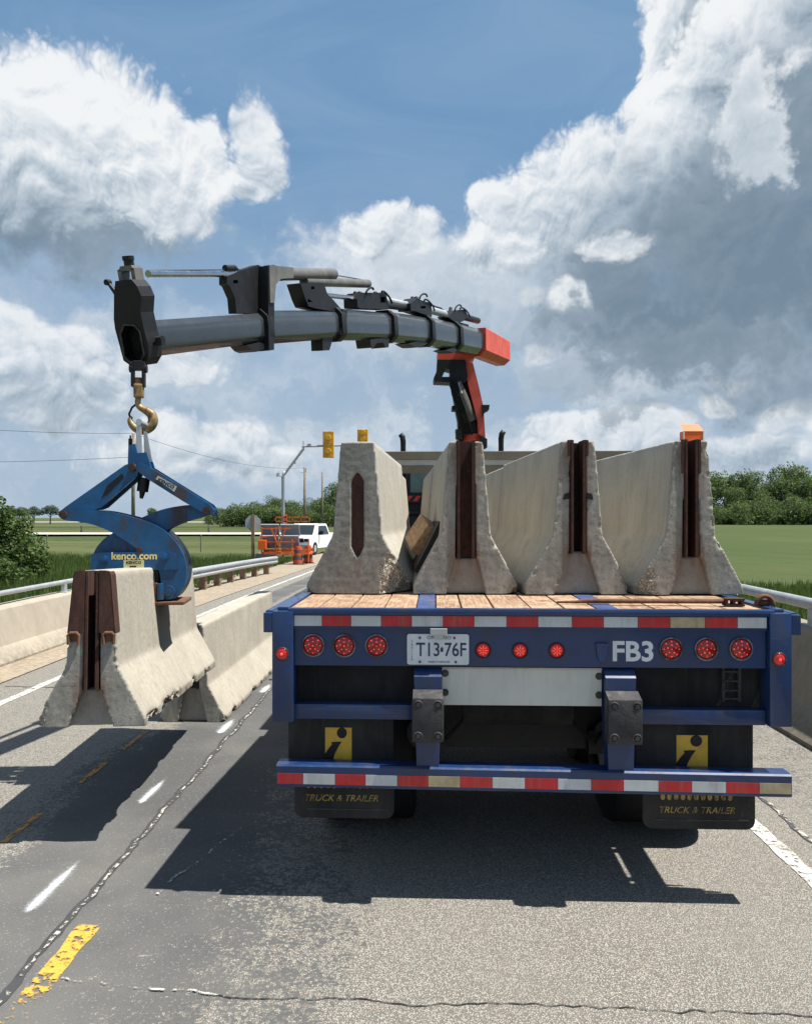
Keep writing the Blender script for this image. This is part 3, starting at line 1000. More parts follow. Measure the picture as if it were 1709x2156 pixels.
# pavement joint with its crumbling filler
ribbon('road_joint', line(-1.635, -3, -1.635, 24), 0.045, M['joint'], 0.004, 0.03, 0.5)
ribbon('road_joint_filler', line(-1.628, -3, -1.628, 24, 0.03), 0.017, M['sealant'], 0.008, 0.022, 0.9)
ribbon('road_joint_filler', line(2.25, -1, 2.28, 20, 0.04), 0.022, M['sealant'], 0.008, 0.03, 0.9)
ribbon('road_joint', line(2.25, -1, 2.28, 20), 0.03, M['joint'], 0.004, 0.03, 0.5)
ribbon('road_crack', line(-1.45, 3.16, -0.75, 3.03, 0.02), 0.011, M['sealant'], 0.008, 0.03, 0.8)
ribbon('road_crack', line(-0.8, 3.04, 3.0, 2.93, 0.02), 0.006, M['crack'], 0.004, 0.03, 0.9)
ribbon('road_crack', line(-1.30, 3.85, -1.08, 4.7, 0.02), 0.012, M['sealant'], 0.008, 0.03, 0.9)
ribbon('road_crack', line(-4.6, 8.6, -2.2, 8.3, 0.03), 0.02, M['crack'], 0.004, 0.06, 0.9)
# painted lines
full = lambda f: 0.62
fade = lambda f: 0.18 + 0.75 * min(1, f * 1.5)
ribbon('road_marking', line(-1.52, 2.35, -1.515, 3.56, 0.04), 0.100, M['paint_yellow'], 0.005, 0.0, 0.25, cover=lambda f: -0.15 + 0.80 * min(1, max(0, (f - 0.15) * 1.9)))
for v0, v1 in ((4.45, 4.9), (5.45, 5.95), (6.25, 6.8), (2.9, 3.6)):
    ribbon('road_marking', line(-2.40, v0, -2.40, v1, 0.04), 0.045, M['paint_orange'], 0.005, 0.0, 0.35)
ribbon('road_marking', line(2.02, -2, 2.02, 26, 0.06), 0.095, M['paint_white'], 0.005, 0.012, 0.25)
ribbon('road_marking', line(-4.22, -2, -4.22, 60, 0.1), 0.10, M['paint_white'], 0.005, 0.01, 0.2)


def spray_cover(f):
    """Dense along the middle of the stroke, misty towards the sides and the far end."""
    return 1.05 * min(1, f * 9) * min(1, (1 - f) * 2.2)


spray_cover.soft = True
for u0, v0, v1, w in ((-1.865, 3.64, 4.30, 0.16), (-1.835, 5.06, 5.62, 0.16), (-1.745, 6.72, 7.3, 0.22), (-1.70, 8.3, 8.8, 0.22)):
    ribbon('road_marking', line(u0, v0, u0 + 0.012, v1, 0.03), w, M['spray'], 0.005, 0.0, 0.1, cover=spray_cover)

# a pale cross road far to the left, with its cable guide rail
def far_sheet(name, x0, x1, y0, y1, mat, dz):
    xs = list(np.linspace(x0, x1, 12))
    o = MB().grid(xs, [y0, (y0 + y1) / 2, y1], lambda x, y: (x, y, -0.05 + dz)).build(name, mat)
    return tag(o, kind='structure')


far_sheet('cross_road', -160, 30, 83, 93, M['farroad'], 0.16)
far_sheet('cross_road', -400, -25, 300, 340, M['farroad'], 0.16)


# ================================================================== BRIDGE PARAPETS
def parapet(name, side, toe, ridge, ridge_z, top_in, top_z, outer, v0, v1, label, mat):
    root = empty(name, (0, 0, 0), (0, 0, ROAD_ROT), label, 'parapet')
    L = 3.05
    v = v0
    k = 0
    while v < v1 - 0.1:
        ve = min(v + L, v1)
        prof = [(toe, -0.3), (toe, 0.04), (ridge, ridge_z), (top_in, top_z - 0.03), (top_in + side * 0.03, top_z), (outer, top_z), (outer, -0.7)]
        a = v + 0.007
        bq = ve - 0.007
        steps = np.linspace(a, bq, 8)
        rings = []
        for vv in steps:
            rings.append([(u + 0.006 * noise.noise((u * 3, vv * 2, z * 3 + k)), vv, z + road_z(vv) + 0.006 * noise.noise((u * 2, vv * 3, z + 7))) for u, z in prof])
        o = MB().loft(rings).build('panel', mat, root)
        wear_attr(o, lambda co: np.stack([np.zeros(len(co)), np.zeros(len(co)), np.clip(1 - co[:, 2] / 0.12, 0, 1) * 0.8, np.zeros(len(co))], 1))
        v = ve
        k += 1
    return root


def wear_attr(o, fn):
    me = o.data
    n = len(me.vertices)
    co = np.empty(n * 3, dtype=np.float32)
    me.vertices.foreach_get('co', co)
    ca = me.color_attributes.new('wear', 'FLOAT_COLOR', 'POINT')
    ca.data.foreach_set('color', fn(co.reshape(-1, 3)).astype(np.float32).ravel())


pl = parapet('bridge_parapet', -1, -5.22, -5.36, 0.22, -5.46, 0.70, -5.74, -6, 15.6,
             'sunlit tan concrete bridge parapet along the far left lane', CONC_P)
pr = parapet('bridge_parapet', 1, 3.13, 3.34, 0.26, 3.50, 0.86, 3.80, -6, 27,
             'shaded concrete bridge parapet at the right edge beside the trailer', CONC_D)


def pipe_rail(root, u, z, v0, v1, r, post_z0):
    MB().tube([(u, v, z) for v in np.linspace(v0, v1, 24)], r, 12).build('rail', M['galv'], root, smooth=True)
    v = v0 + 1.4
    while v < v1:
        mb = MB()
        mb.span((u - 0.03, v - 0.045, post_z0), (u + 0.03, v + 0.045, z - r * 0.6), 0.008)
        mb.span((u - 0.07, v - 0.09, post_z0), (u + 0.07, v + 0.09, post_z0 + 0.015))
        mb.build('rail_post', M['galv'], root)
        v += 2.4


pipe_rail(pl, -5.60, 0.86, -6, 15.4, 0.036, 0.70)
pipe_rail(pr, 3.66, 1.06, -6, 26.8, 0.055, 0.86)

# ---- steel beam guide rail beyond the left parapet
def guide_rail(name, path, label, post_every=1.45, h=0.50, cat='guide rail'):
    root = empty(name, (0, 0, 0), (0, 0, ROAD_ROT), label, cat)
    # w-section: (offset towards traffic, height)
    sec = [(q * 1.0, w * 0.85) for q, w in ((0.0, 0.155), (0.035, 0.145), (0.075, 0.105), (0.075, 0.07), (0.015, 0.03), (0.0, 0.0), (0.015, -0.03), (0.075, -0.07), (0.075, -0.105), (0.035, -0.145), (0.0, -0.155))]
    rings = []
    for u, v, dz in path:
        z = road_z(v) + h + dz
        front = [(u + a, v, z + b_) for a, b_ in sec]
        back = [(u + a - 0.006, v, z + b_) for a, b_ in reversed(sec)]
        rings.append(front + back)
    MB().loft(rings).build('beam', M['galv'], root, autosmooth=50)
    # posts
    vs = [p[1] for p in path]
    v = vs[0] + 0.4
    while v < vs[-1] - 0.2:
        i = max(j for j in range(len(vs)) if vs[j] <= v)
        j = min(i + 1, len(vs) - 1)
        t = 0 if j == i else (v - vs[i]) / (vs[j] - vs[i])
        u = path[i][0] * (1 - t) + path[j][0] * t
        dz = path[i][2] * (1 - t) + path[j][2] * t
        zt = road_z(v) + h + dz
        MB().span((u - 0.19, v - 0.09, road_z(v) - 0.4), (u - 0.008, v + 0.09, zt + 0.10), 0.01).build('post', M['wood_post'], root)
        v += post_every
    return root


path = [(-5.62, 14.6, 0.04), (-5.68, 18, 0.02), (-5.72, 21, 0), (-5.68, 24, 0), (-5.58, 26.5, 0.0), (-5.46, 28, 0), (-5.36, 28.9, 0.0)]
guide_rail('guide_rail', path, 'galvanised steel beam guide rail on timber posts past the lifted barrier')


# ================================================================== CONCRETE BARRIERS
PROF = [(-0.305, 0.0), (-0.305, 0.05), (-0.150, 0.335), (-0.145, 0.36), (-0.102, 0.868), (-0.093, 0.89), (0.093, 0.89), (0.102, 0.868), (0.145, 0.36), (0.150, 0.335), (0.305, 0.05), (0.305, 0.0)]


def half_width(z):
    zs = [0.0, 0.05, 0.335, 0.36, 0.868, 0.89]
    hs = [0.305, 0.305, 0.150, 0.145, 0.102, 0.093]
    return np.interp(z, zs, hs)


def barrier_solid(kind, L, slot=0.055, depth=0.15, flare=0.135, slot_z=0.27, dowels=False):
    mb = MB()
    y3 = lambda pts, y: [(x, y, z) for x, z in pts]
    if kind == 'slot':
        mb.prism(y3(PROF, depth), (0, L - depth, 0))
        right = [(slot, 0.89), (0.093, 0.89), (0.102, 0.868), (0.145, 0.36), (0.150, 0.335), (0.305, 0.05), (0.305, 0.0), (flare, 0.0), (slot + 0.012, slot_z)]
        mb.prism(y3(right, 0), (0, depth + 0.02, 0))
        mb.prism(y3([(-x, z) for x, z in right], 0), (0, depth + 0.02, 0))
        mb.prism(y3([(-flare - 0.02, 0.0), (flare + 0.02, 0.0), (slot + 0.03, slot_z), (-slot - 0.03, slot_z)], depth * 0.30), (0, depth * 0.8, 0))
    else:
        hexa = [(0.0, 0.715), (0.034, 0.665), (0.034, 0.27), (0.0, 0.205), (-0.034, 0.27), (-0.034, 0.665)]
        mb.prism(y3(PROF, 0), (0, 0.05, 0), holes=[y3(hexa, 0)])
        mb.prism(y3(PROF, 0.045), (0, L - 0.045, 0))
    return mb


def barrier_mesh(name, kind, L, voxel, mat, cuts=(), seed=0, edge_chip=0.022, bottom_chip=0.02, rust=1.0, dirt=1.0, **kw):
    """Weathered precast barrier: remeshed, edges chipped, corners broken along the given cut planes."""
    mb = barrier_solid(kind, L, **kw)
    me0 = bpy.data.meshes.new('raw')
    bmesh.ops.recalc_face_normals(mb.bm, faces=mb.bm.faces)
    mb.bm.to_mesh(me0)
    mb.bm.free()
    o = bpy.data.objects.new('raw', me0)
    COL.objects.link(o)
    md = o.modifiers.new('r', 'REMESH')
    md.mode = 'VOXEL'
    md.voxel_size = voxel
    dg = bpy.context.evaluated_depsgraph_get()
    me = bpy.data.meshes.new_from_object(o.evaluated_get(dg))
    bpy.data.objects.remove(o)
    bpy.data.meshes.remove(me0)
    n = len(me.vertices)
    co = np.empty(n * 3, dtype=np.float32)
    me.vertices.foreach_get('co', co)
    co = co.reshape(-1, 3).astype(np.float64)
    nr = np.empty(n * 3, dtype=np.float32)
    me.vertices.foreach_get('normal', nr)
    nr = nr.reshape(-1, 3).astype(np.float64)
    x, y, z = co.T
    side = np.maximum(half_width(z) - np.abs(x), 0)              # distance to the outer faces
    end = np.minimum(y, L - y)
    d_end = np.hypot(np.maximum(end, 0), side)                   # arris round the end faces
    d_slot = np.full(n, 9.0)
    if kind == 'slot':
        sl = kw.get('slot', 0.055)
        sz = kw.get('slot_z', 0.27)
        fl = kw.get('flare', 0.135)
        edge_x = np.where(z > sz, sl, sl + (fl - sl) * (1 - z / sz))
        d_slot = np.hypot(np.maximum(y, 0), np.abs(np.abs(x) - edge_x))
    d_bot = np.hypot(z, np.abs(np.abs(x) - half_width(z)))
    d_top = np.hypot(0.89 - z, np.maximum(side, 0))
    nz = np.array([noise.noise((a * 9 + seed * 3.7, b_ * 9, c * 9)) for a, b_, c in co])
    nl = np.array([noise.noise((a * 3 + seed * 1.3, b_ * 4.2, c * 3)) for a, b_, c in co])
    nf = np.array([noise.noise((a * 34 + seed, b_ * 34, c * 34)) for a, b_, c in co])
    lump = np.clip((0.6 * nl + 0.45 * nz + 0.8 * nf - 0.26) * 2.2, 0, 1.0)
    amt = 0.62 * edge_chip * lump * np.exp(-(d_end / 0.018) ** 2)
    amt = np.maximum(amt, edge_chip * 0.6 * lump * np.exp(-(d_slot / 0.018) ** 2))
    amt = np.maximum(amt, bottom_chip * 1.5 * np.clip(nl * 1.5 + 0.35 * nz + 0.35 * nf - 0.12, 0, 1) * np.exp(-(d_bot / 0.045) ** 2))
    amt = np.maximum(amt, 0.008 * lump * np.exp(-(d_top / 0.02) ** 2))
    co2 = co - nr * amt[:, None] + nr * (nf * 0.0012)[:, None]
    chip = np.clip((amt - 0.004) / 0.007, 0, 1)
    for (px, py, pz), (nx, ny, nz_), rough in cuts:
        nn = np.array((nx, ny, nz_), float)
        nn /= np.linalg.norm(nn)
        d = (co2 - np.array((px, py, pz))) @ nn - (nz * 0.9 + nf * 0.7) * rough
        hit = d > 0
        co2[hit] -= nn[None, :] * d[hit][:, None]
        chip[hit] = 1.0
    co2[:, 2] = np.maximum(co2[:, 2], 0)
    me.vertices.foreach_set('co', co2.astype(np.float32).ravel())
    # rust runs under the steel channel, grime near the base
    rst = np.zeros(n)
    if kind == 'slot':
        zz = kw.get('slot_z', 0.27)
        rst = np.exp(-((np.abs(x) - 0.05) / 0.045) ** 2) * np.clip(1 - np.abs(z - zz) / 0.22, 0, 1) * np.exp(-y / 0.07) * 1.0
        rst += np.exp(-((np.abs(x) - 0.07) / 0.02) ** 2) * np.clip((z - 0.5) / 0.3, 0, 1) * np.exp(-y / 0.03) * 0.6
    else:
        rst = np.exp(-(x / 0.028) ** 2) * np.clip(1 - np.abs(z - 0.17) / 0.12, 0, 1) * np.exp(-y / 0.05)
    drt = np.exp(-(d_bot / 0.045) ** 2) * np.clip(nz + 0.55, 0, 1) + 0.8 * np.exp(-(d_slot / 0.012) ** 2) * np.clip(nf + 0.4, 0, 1)
    ca = me.color_attributes.new('wear', 'FLOAT_COLOR', 'POINT')
    ca.data.foreach_set('color', np.stack([chip, np.clip(rst * rust, 0, 1), np.clip(drt * dirt, 0, 1), np.clip(1.6 - np.maximum(y, 0) / 0.016, 0, 1) + 0.9 * ((np.abs(x) < half_width(z) - 0.015) & (y < 0.2))], 1).astype(np.float32).ravel())
    me.polygons.foreach_set('use_smooth', [True] * len(me.polygons))
    me.materials.clear()
    me.materials.append(mat)
    me.name = name
    me.update()
    return me


def steel_channel(root, slot=0.055, z0=0.27, z1=0.895, lip=0.02, depth=0.14, mat=None, back=False):
    mat = mat or M['rust']
    mb = MB()
    t = 0.009
    for s in (-1, 1):
        mb.span((s * slot - t / 2, -0.006, z0), (s * slot + t / 2, depth - 0.006, z1))
        mb.span((s * (slot - 0.001), -0.009, z0 + 0.004), (s * (slot - 0.013), 0.004, z1 - 0.002))
    if back:
        mb.span((-slot + t / 2 + 0.001, depth - 0.024, z0 + 0.001), (slot - t / 2 - 0.001, depth - 0.008, z1 - 0.001))
    o = mb.build('steel_channel', mat, root)
    return o


def steel_cap(root, slot, z0):
    """Short flanges that widen the channel near the top."""
    mb = MB()
    for s in (-1, 1):
        mb.span((s * (slot + 0.005), -0.007, z0), (s * (slot + 0.020), 0.012, 0.894), 0.002)
    return mb.build('channel_flange', M['rust'], root)


def place_barrier(me, loc, rot, label, group, lift=0):
    o = bpy.data.objects.new('concrete_barrier', me)
    COL.objects.link(o)
    o.location = loc
    o.rotation_euler = rot
    return tag(o, label, 'concrete barrier', group)


DECK_Z = 1.42
# --- the four on the tail of the trailer
me1 = barrier_mesh('barrier_one', 'hex', 2.0, 0.0105, CONC_G, seed=1, rust=0.5, dirt=0.5, edge_chip=0.010,
                   cuts=[((0.150, 0.0, 0.16), (0.80, -0.62, -0.15), 0.02)])
b1 = place_barrier(me1, (*P(753, 1252, 4.58).xy, DECK_Z + 0.006), (0, 0, R(-4.2)),
                   'concrete barrier with a broken right toe and a dark pointed pocket in its end', 'barriers loaded on the flatbed trailer')
# rusty pocket plate
hexa = [(0.0, 0.712), (0.033, 0.664), (0.033, 0.271), (0.0, 0.208), (-0.033, 0.271), (-0.033, 0.664)]
MB().prism([(x, 0.012, z) for x, z in hexa], (0, 0.02, 0)).build('pocket_plate', M['rust'], b1)

me2 = barrier_mesh('barrier_two', 'slot', 2.0, 0.0105, CONC_G, seed=2, slot=0.048, slot_z=0.205, flare=0.115, edge_chip=0.026, bottom_chip=0.035)
b2 = place_barrier(me2, (*P(981, 1250, 4.56).xy, DECK_Z + 0.006), (0, 0, R(0.5)),
                   'concrete barrier with the widest rusty channel, next to the timber block', 'barriers loaded on the flatbed trailer')
steel_channel(b2, 0.048, 0.205, depth=0.09, back=True)
me3 = barrier_mesh('barrier_three', 'slot', 2.05, 0.0105, CONC, seed=3, slot=0.040, slot_z=0.245, flare=0.13, edge_chip=0.02,
                   cuts=[((0.275, 0.0, 0.03), (0.9, -0.4, 0.2), 0.02)])
b3 = place_barrier(me3, (*P(1217, 1248, 4.53).xy, DECK_Z + 0.006), (0, 0, R(2.2)),
                   'concrete barrier with two small dark notches beside its channel', 'barriers loaded on the flatbed trailer')
ch3 = steel_channel(b3, 0.040, 0.235)
steel_cap(b3, 0.040, 0.80)
for s in (-1, 1):
    MB().prism([(s * 0.050, -0.004, 0.590), (s * 0.082, -0.004, 0.580), (s * 0.088, -0.004, 0.548), (s * 0.050, -0.004, 0.553)], (0, 0.012, 0)).build('notch', M['black'], b3)
me4 = barrier_mesh('barrier_four', 'slot', 1.95, 0.0105, CONC_G, seed=4, slot=0.036, slot_z=0.215, flare=0.12, edge_chip=0.034, bottom_chip=0.03,
                   cuts=[((-0.12, 0.0, 0.86), (-0.55, -0.72, 0.30), 0.02), ((-0.215, 0, 0.10), (-0.5, -0.85, -0.1), 0.03)])
b4 = place_barrier(me4, (*P(1455, 1247, 4.50).xy, DECK_Z + 0.006), (0, 0, R(2.6)),
                   'concrete barrier at the right side of the trailer, under the orange marker', 'barriers loaded on the flatbed trailer')
steel_channel(b4, 0.036, 0.215)
steel_cap(b4, 0.036, 0.70)
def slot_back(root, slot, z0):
    MB().span((-slot + 0.006, 0.128, z0), (slot - 0.006, 0.138, 0.888)).build('channel_back', M['rust_shade'], root)


slot_back(b3, 0.040, 0.235)
slot_back(b4, 0.036, 0.215)
# --- second row
me_b = barrier_mesh('barrier_back', 'slot', 2.0, 0.02, CONC, seed=6, slot=0.056)
me_c = barrier_mesh('barrier_back_wide', 'slot', 2.0, 0.02, CONC_G, seed=7, slot=0.060)
for (cx, d, rz, me, lab) in ((-0.19, 6.78, -2.5, me_b, 'concrete barrier behind the one with the broken toe'),
                             (0.33, 6.74, 1.0, me_c, 'concrete barrier behind the timber block and widest channel'),
                             (0.94, 6.80, 1.6, me_b, 'concrete barrier half hidden behind the notched one'),
                             (1.56, 6.72, 2.0, me_c, 'concrete barrier hidden behind the rightmost marked one')):
    place_barrier(me, (cx, d, DECK_Z + 0.006), (0, 0, R(rz)), lab, 'barriers loaded on the flatbed trailer')

# --- the lifted one
meL = barrier_mesh('barrier_lifted', 'slot', 2.38, 0.0105, CONC, seed=9, slot=0.036, slot_z=0.205, flare=0.12, edge_chip=0.024, bottom_chip=0.055,
                   cuts=[((-0.245, 0.0, 0.10), (-0.62, -0.60, 0.10), 0.03)])
bl = place_barrier(meL, P(191, 1531, 4.47), (R(-2.6), 0, R(4.2)),
                   'concrete barrier hanging in the blue clamp, with rusty steel cheeks', 'barriers being moved')
steel_channel(bl, 0.036, 0.205, 0.89)
slot_back(bl, 0.036, 0.205)
for s in (-1, 1):
    mb = MB()
    q = [(s * 0.042, 0.893), (s * 0.096, 0.888), (s * 0.104, 0.866), (s * 0.133, 0.535), (s * 0.042, 0.535)]
    mb.prism([(x, -0.012, z) for x, z in q], (0, 0.014, 0))
    w = [(s * 0.0955, 0.886), (s * 0.1045, 0.866), (s * 0.1335, 0.535), (s * 0.127, 0.535), (s * 0.098, 0.866), (s * 0.089, 0.886)]
    mb.prism([(x, -0.012, z) for x, z in w], (0, 0.10, 0))
    mb.build('steel_cheek', M['rust'], bl)
    mb = MB()
    cx = s * 0.098
    mb.tube([(cx + q_, -0.014, 0.505 + w_) for q_, w_ in ((-0.026, -0.035), (-0.03, 0.018), (-0.018, 0.03), (0.018, 0.03), (0.03, 0.018), (0.028, -0.035))], 0.010, 8)
    mb.span((cx - 0.02, -0.010, 0.485), (cx + 0.02, 0.02, 0.525))
    mb.build('tie_loop', M['rust_light'], bl)

# --- standing on the road
meG = barrier_mesh('barrier_ground', 'slot', 3.3, 0.0125, CONC, seed=12, slot=0.05, slot_z=0.30, flare=0.13, edge_chip=0.02, bottom_chip=0.05, rust=0.3)
gx_, gy_ = road_to_world(-2.09, 7.12)
bg_ = place_barrier(meG, (gx_, gy_, 0.002), (0, 0, ROAD_ROT), 'concrete barrier standing on the road behind the hanging one', 'barriers being moved')
steel_channel(bg_, 0.05, 0.30, 0.885, mat=M['black'])

# ================================================================== FLATBED TRAILER
YAW = R(-2.1)
trailer = empty('flatbed_trailer', (0.60, 3.84, 0), (0, 0, YAW),
                'blue flatbed trailer with timber deck and red and white tape on its tail', 'trailer')
TL = 9.3


def tx(px):
    return (px - 1113) / 430.0


def tz(py):
    return CAMH - (py - 1090) / 430.0


# deck planks between steel strips
edges = [-1.185, -1.04, -0.877, -0.71, -0.55, None, -0.455, -0.325, -0.165, 0.02, 0.185, 0.34, None, 0.447, 0.628, 0.807, 0.98, 1.16]
i = 0
runs = []
cur = []
for e in edges:
    if e is None:
        runs.append(cur)
        cur = []
    else:
        cur.append(e)
runs.append(cur)
for run in runs:
    for a, b_ in zip(run, run[1:]):
        g = 0.004
        zt = DECK_Z - 0.001 * random.random() * 3
        mb = MB().span((a + g, 0.035, DECK_Z - 0.035), (b_ - g, TL, zt), 0.004)
        mb.build('plank', M['plank'], trailer)
for a, b_ in ((-0.55, -0.455), (0.34, 0.447)):
    MB().span((a + 0.002, 0.03, DECK_Z - 0.03), (b_ - 0.002, TL, DECK_Z + 0.002), 0.003).build('deck_strip', M['blue_deck'], trailer)
# tail: rounded top edge, tape rail, light board
mb = MB()
mb.span((-1.185, -0.012, tz(1297)), (1.185, 0.034, DECK_Z + 0.003), 0.010)
mb.build('tail_edge', M['blue'], trailer, autosmooth=40)
mb = MB()
mb.span((tx(616), 0.002, tz(1322)), (tx(1608), 0.03, tz(1297.5)))
mb.span((tx(616), 0.020, tz(1406)), (tx(1608), 0.034, tz(1322.5)))
mb.span((tx(616), 0.002, tz(1326)), (tx(1608), 0.02, tz(1322.3)))
mb.build('tail_board', M['blue'], trailer)
# frame behind the board
mb = MB()
mb.span((-0.48, 0.05, 1.02), (-0.36, TL, DECK_Z - 0.04))
mb.span((0.36, 0.05, 1.02), (0.48, TL, DECK_Z - 0.04))
for y in np.arange(0.5, TL, 0.6):
    mb.span((-1.18, y, DECK_Z - 0.12), (1.18, y + 0.05, DECK_Z - 0.037))
mb.build('chassis_frame', M['black'], trailer)
for s in (-1, 1):
    mb = MB()
    mb.span((s * 1.187, 0.03, DECK_Z - 0.16), (s * 1.245, TL, DECK_Z + 0.004), 0.006)
    mb.build('side_beam', M['blue'], trailer)
    mb = MB()
    mb.span((s * 1.266, 0.02, DECK_Z - 0.105), (s * 1.302, TL, DECK_Z - 0.012), 0.005)
    for y in np.arange(0.25, TL, 0.6):
        mb.span((s * 1.244, y, DECK_Z - 0.10), (s * 1.268, y + 0.09, DECK_Z - 0.015))
    mb.build('rub_rail', M['blue'], trailer)
    mb = MB()
    mb.span((s * 1.157, -0.016, tz(1525)), (s * 1.262, 0.11, tz(1289)), 0.006)
    mb.build('corner_post', M['blue'], trailer, autosmooth=40)
    mb = MB()
    mb.span((s * 1.262, -0.016, tz(1334)), (s * 1.305, 0.05, tz(1292)), 0.004)
    mb.build('rail_end', M['blue'], trailer)


def tape(z0, z1, x_edges, first_red, y, tan=(), dz=lambda x: 0.0):
    for k, (a, b_) in enumerate(zip(x_edges, x_edges[1:])):
        red = (k % 2 == 0) == first_red
        mat = M['tape_red'] if red else (M['tape_tan'] if k in tan else M['tape_white'])
        ea, eb = dz(a), dz(b_)
        g = 0.0012
        pts = [(a + g, y, z0 + ea), (b_ - g, y, z0 + eb), (b_ - g, y, z1 + eb), (a + g, y, z1 + ea)]
        MB().prism(pts, (0, 0.0015, 0)).build('reflective_tape', mat, trailer)


tape(tz(1320.5), tz(1298.5), [tx(p) for p in (616, 676, 738, 802, 867, 933, 999, 1067, 1133, 1204, 1270, 1341, 1408, 1480, 1547, 1607)], False, 0.0, tan=(12,))

# mid rails, brackets, plate
zmid = (tz(1521), tz(1489))
mb = MB()
mb.span((tx(614), 0.02, zmid[0]), (tx(872), 0.09, zmid[1]), 0.006)
mb.build('cross_rail', M['blue'], trailer, autosmooth=40)
mb = MB()
mb.span((tx(1336), 0.02, tz(1526)), (tx(1609), 0.09, tz(1494)), 0.006)
mb.build('cross_rail', M['blue'], trailer, autosmooth=40)
mb = MB().span((tx(931), 0.045, tz(1491)), (tx(1270), 0.053, tz(1411)), 0.002)
mb.span((tx(931), 0.045, tz(1413)), (tx(1270), 0.075, tz(1410.2)))
plate_o = mb.build('cover_plate', M['alu'], trailer)
for (px, py) in ((938, 1423), (938, 1464), (1264, 1427), (1264, 1467)):
    mb = MB().cyl((tx(px), 0.046, tz(py)), (tx(px), 0.034, tz(py)), 0.013, seg=6)
    mb.cyl((tx(px), 0.0445, tz(py)), (tx(px), 0.040, tz(py)), 0.018, seg=14)
    mb.build('bolt', M['bolt'], plate_o)
for (xa, xb, low) in ((872, 930, 1634), (1273, 1336, 1640)):
    a, b_ = tx(xa), tx(xb)
    mb = MB()
    # wedge-topped bracket that tapers downwards
    prof = [(0.035, tz(1410)), (-0.012, tz(1426)), (-0.016, tz(1560)), (-0.016, tz(low)), (0.07, tz(low)), (0.09, tz(1500)), (0.09, tz(1410))]
    w0 = b_ - a
    rings = []
    for t, inset in ((0, 0.0), (1, 0.0)):
        xx = a if t == 0 else b_
        sgn = 1 if t == 0 else -1
        rings.append([(xx + sgn * (0.014 if z < tz(1540) else 0.0), y, z) for y, z in prof])
    mb.loft(rings)
    mb.build('bracket', M['blue'], trailer)
    mb = MB().span((a - 0.008, -0.105, tz(1555)), (b_ + 0.010, -0.018, tz(1462)), 0.012)
    # sloping top
    mb.prism([(a - 0.004, -0.100, tz(1463)), (a - 0.004, -0.020, tz(1452)), (a - 0.004, -0.020, tz(1463))], (b_ - a + 0.010, 0, 0))
    pad = mb.build('dock_bumper', M['bumper_rubber'], trailer, autosmooth=40)
    for bx in (a + 0.022, b_ - 0.018):
        for pz in (1476, 1541):
            mb = MB().cyl((bx, -0.104, tz(pz)), (bx, -0.113, tz(pz)), 0.012, seg=6)
            mb.tube([(bx + 0.019 * math.cos(t), -0.105, tz(pz) + 0.019 * math.sin(t)) for t in np.linspace(0, 2 * math.pi, 15)], 0.005, 6)
            mb.build('bolt', M['bolt'], pad)

# underride bar, slightly bent down on the right
def under(x):
    return -(x + 1.25) * 0.0085


mb = MB()
xa, xb = tx(581), tx(1652)
rings = []
for x in np.linspace(xa, xb, 14):
    e = under(x)
    z0, z1 = tz(1659) + e, tz(1612) + e
    rings.append([(x, -0.03, z0), (x, -0.034, z0 + 0.006), (x, -0.034, z1 - 0.008), (x, -0.026, z1), (x, 0.065, z1 + 0.001), (x, 0.07, z1 - 0.006), (x, 0.07, z0)])
mb.loft(rings)
mb.build('underride_bar', M['blue'], trailer)
tape(tz(1652), tz(1630), [tx(p) for p in (583, 638, 706, 770, 837, 902, 969, 1036, 1104, 1172, 1241, 1308, 1380, 1448, 1518, 1586, 1651)], True, -0.0352, tan=(5, 15), dz=under)

# mud flaps, upper panel with the emblem and lower flap with lettering
def emblem(parent, x0, x1, z0, z1, y):
    w, h = x1 - x0, z1 - z0
    pp = lambda pts, yy: [(x0 + a * w, yy, z0 + b_ * h) for a, b_ in pts]
    ye = MB().prism(pp([(0, 0.0), (1, 0.0), (1, 1), (0, 1)], y), (0, 0.001, 0)).build('emblem', M['yellow'], parent)
    mb = MB()
    dot = [(0.63 + 0.19 * math.cos(t), 0.86 + 0.145 * math.sin(t)) for t in np.linspace(0, 2 * math.pi, 21)[:-1]]
    mb.prism(pp(dot, y - 0.0012), (0, 0.001, 0))
    stem = [(0.22, 0.61), (0.40, 0.625), (0.62, 0.625), (0.50, 0.50), (0.36, 0.30), (0.31, 0.18), (0.34, 0.09), (0.46, 0.075), (0.60, 0.10), (0.74, 0.14),
            (0.74, 0.07), (0.66, 0.02), (0.56, -0.004), (0.08, -0.004), (-0.004, -0.004), (-0.004, 0.30), (0.10, 0.42), (0.26, 0.56)]
    mb.prism(pp(stem, y - 0.0012), (0, 0.001, 0))
    mb.build('emblem_print', M['black'], ye)


def TXT(x, z, y):
    """Matrix that stands text up on the rear face of the trailer."""
    return Matrix.Translation((x, y, z)) @ Matrix.Rotation(R(90), 4, 'X')


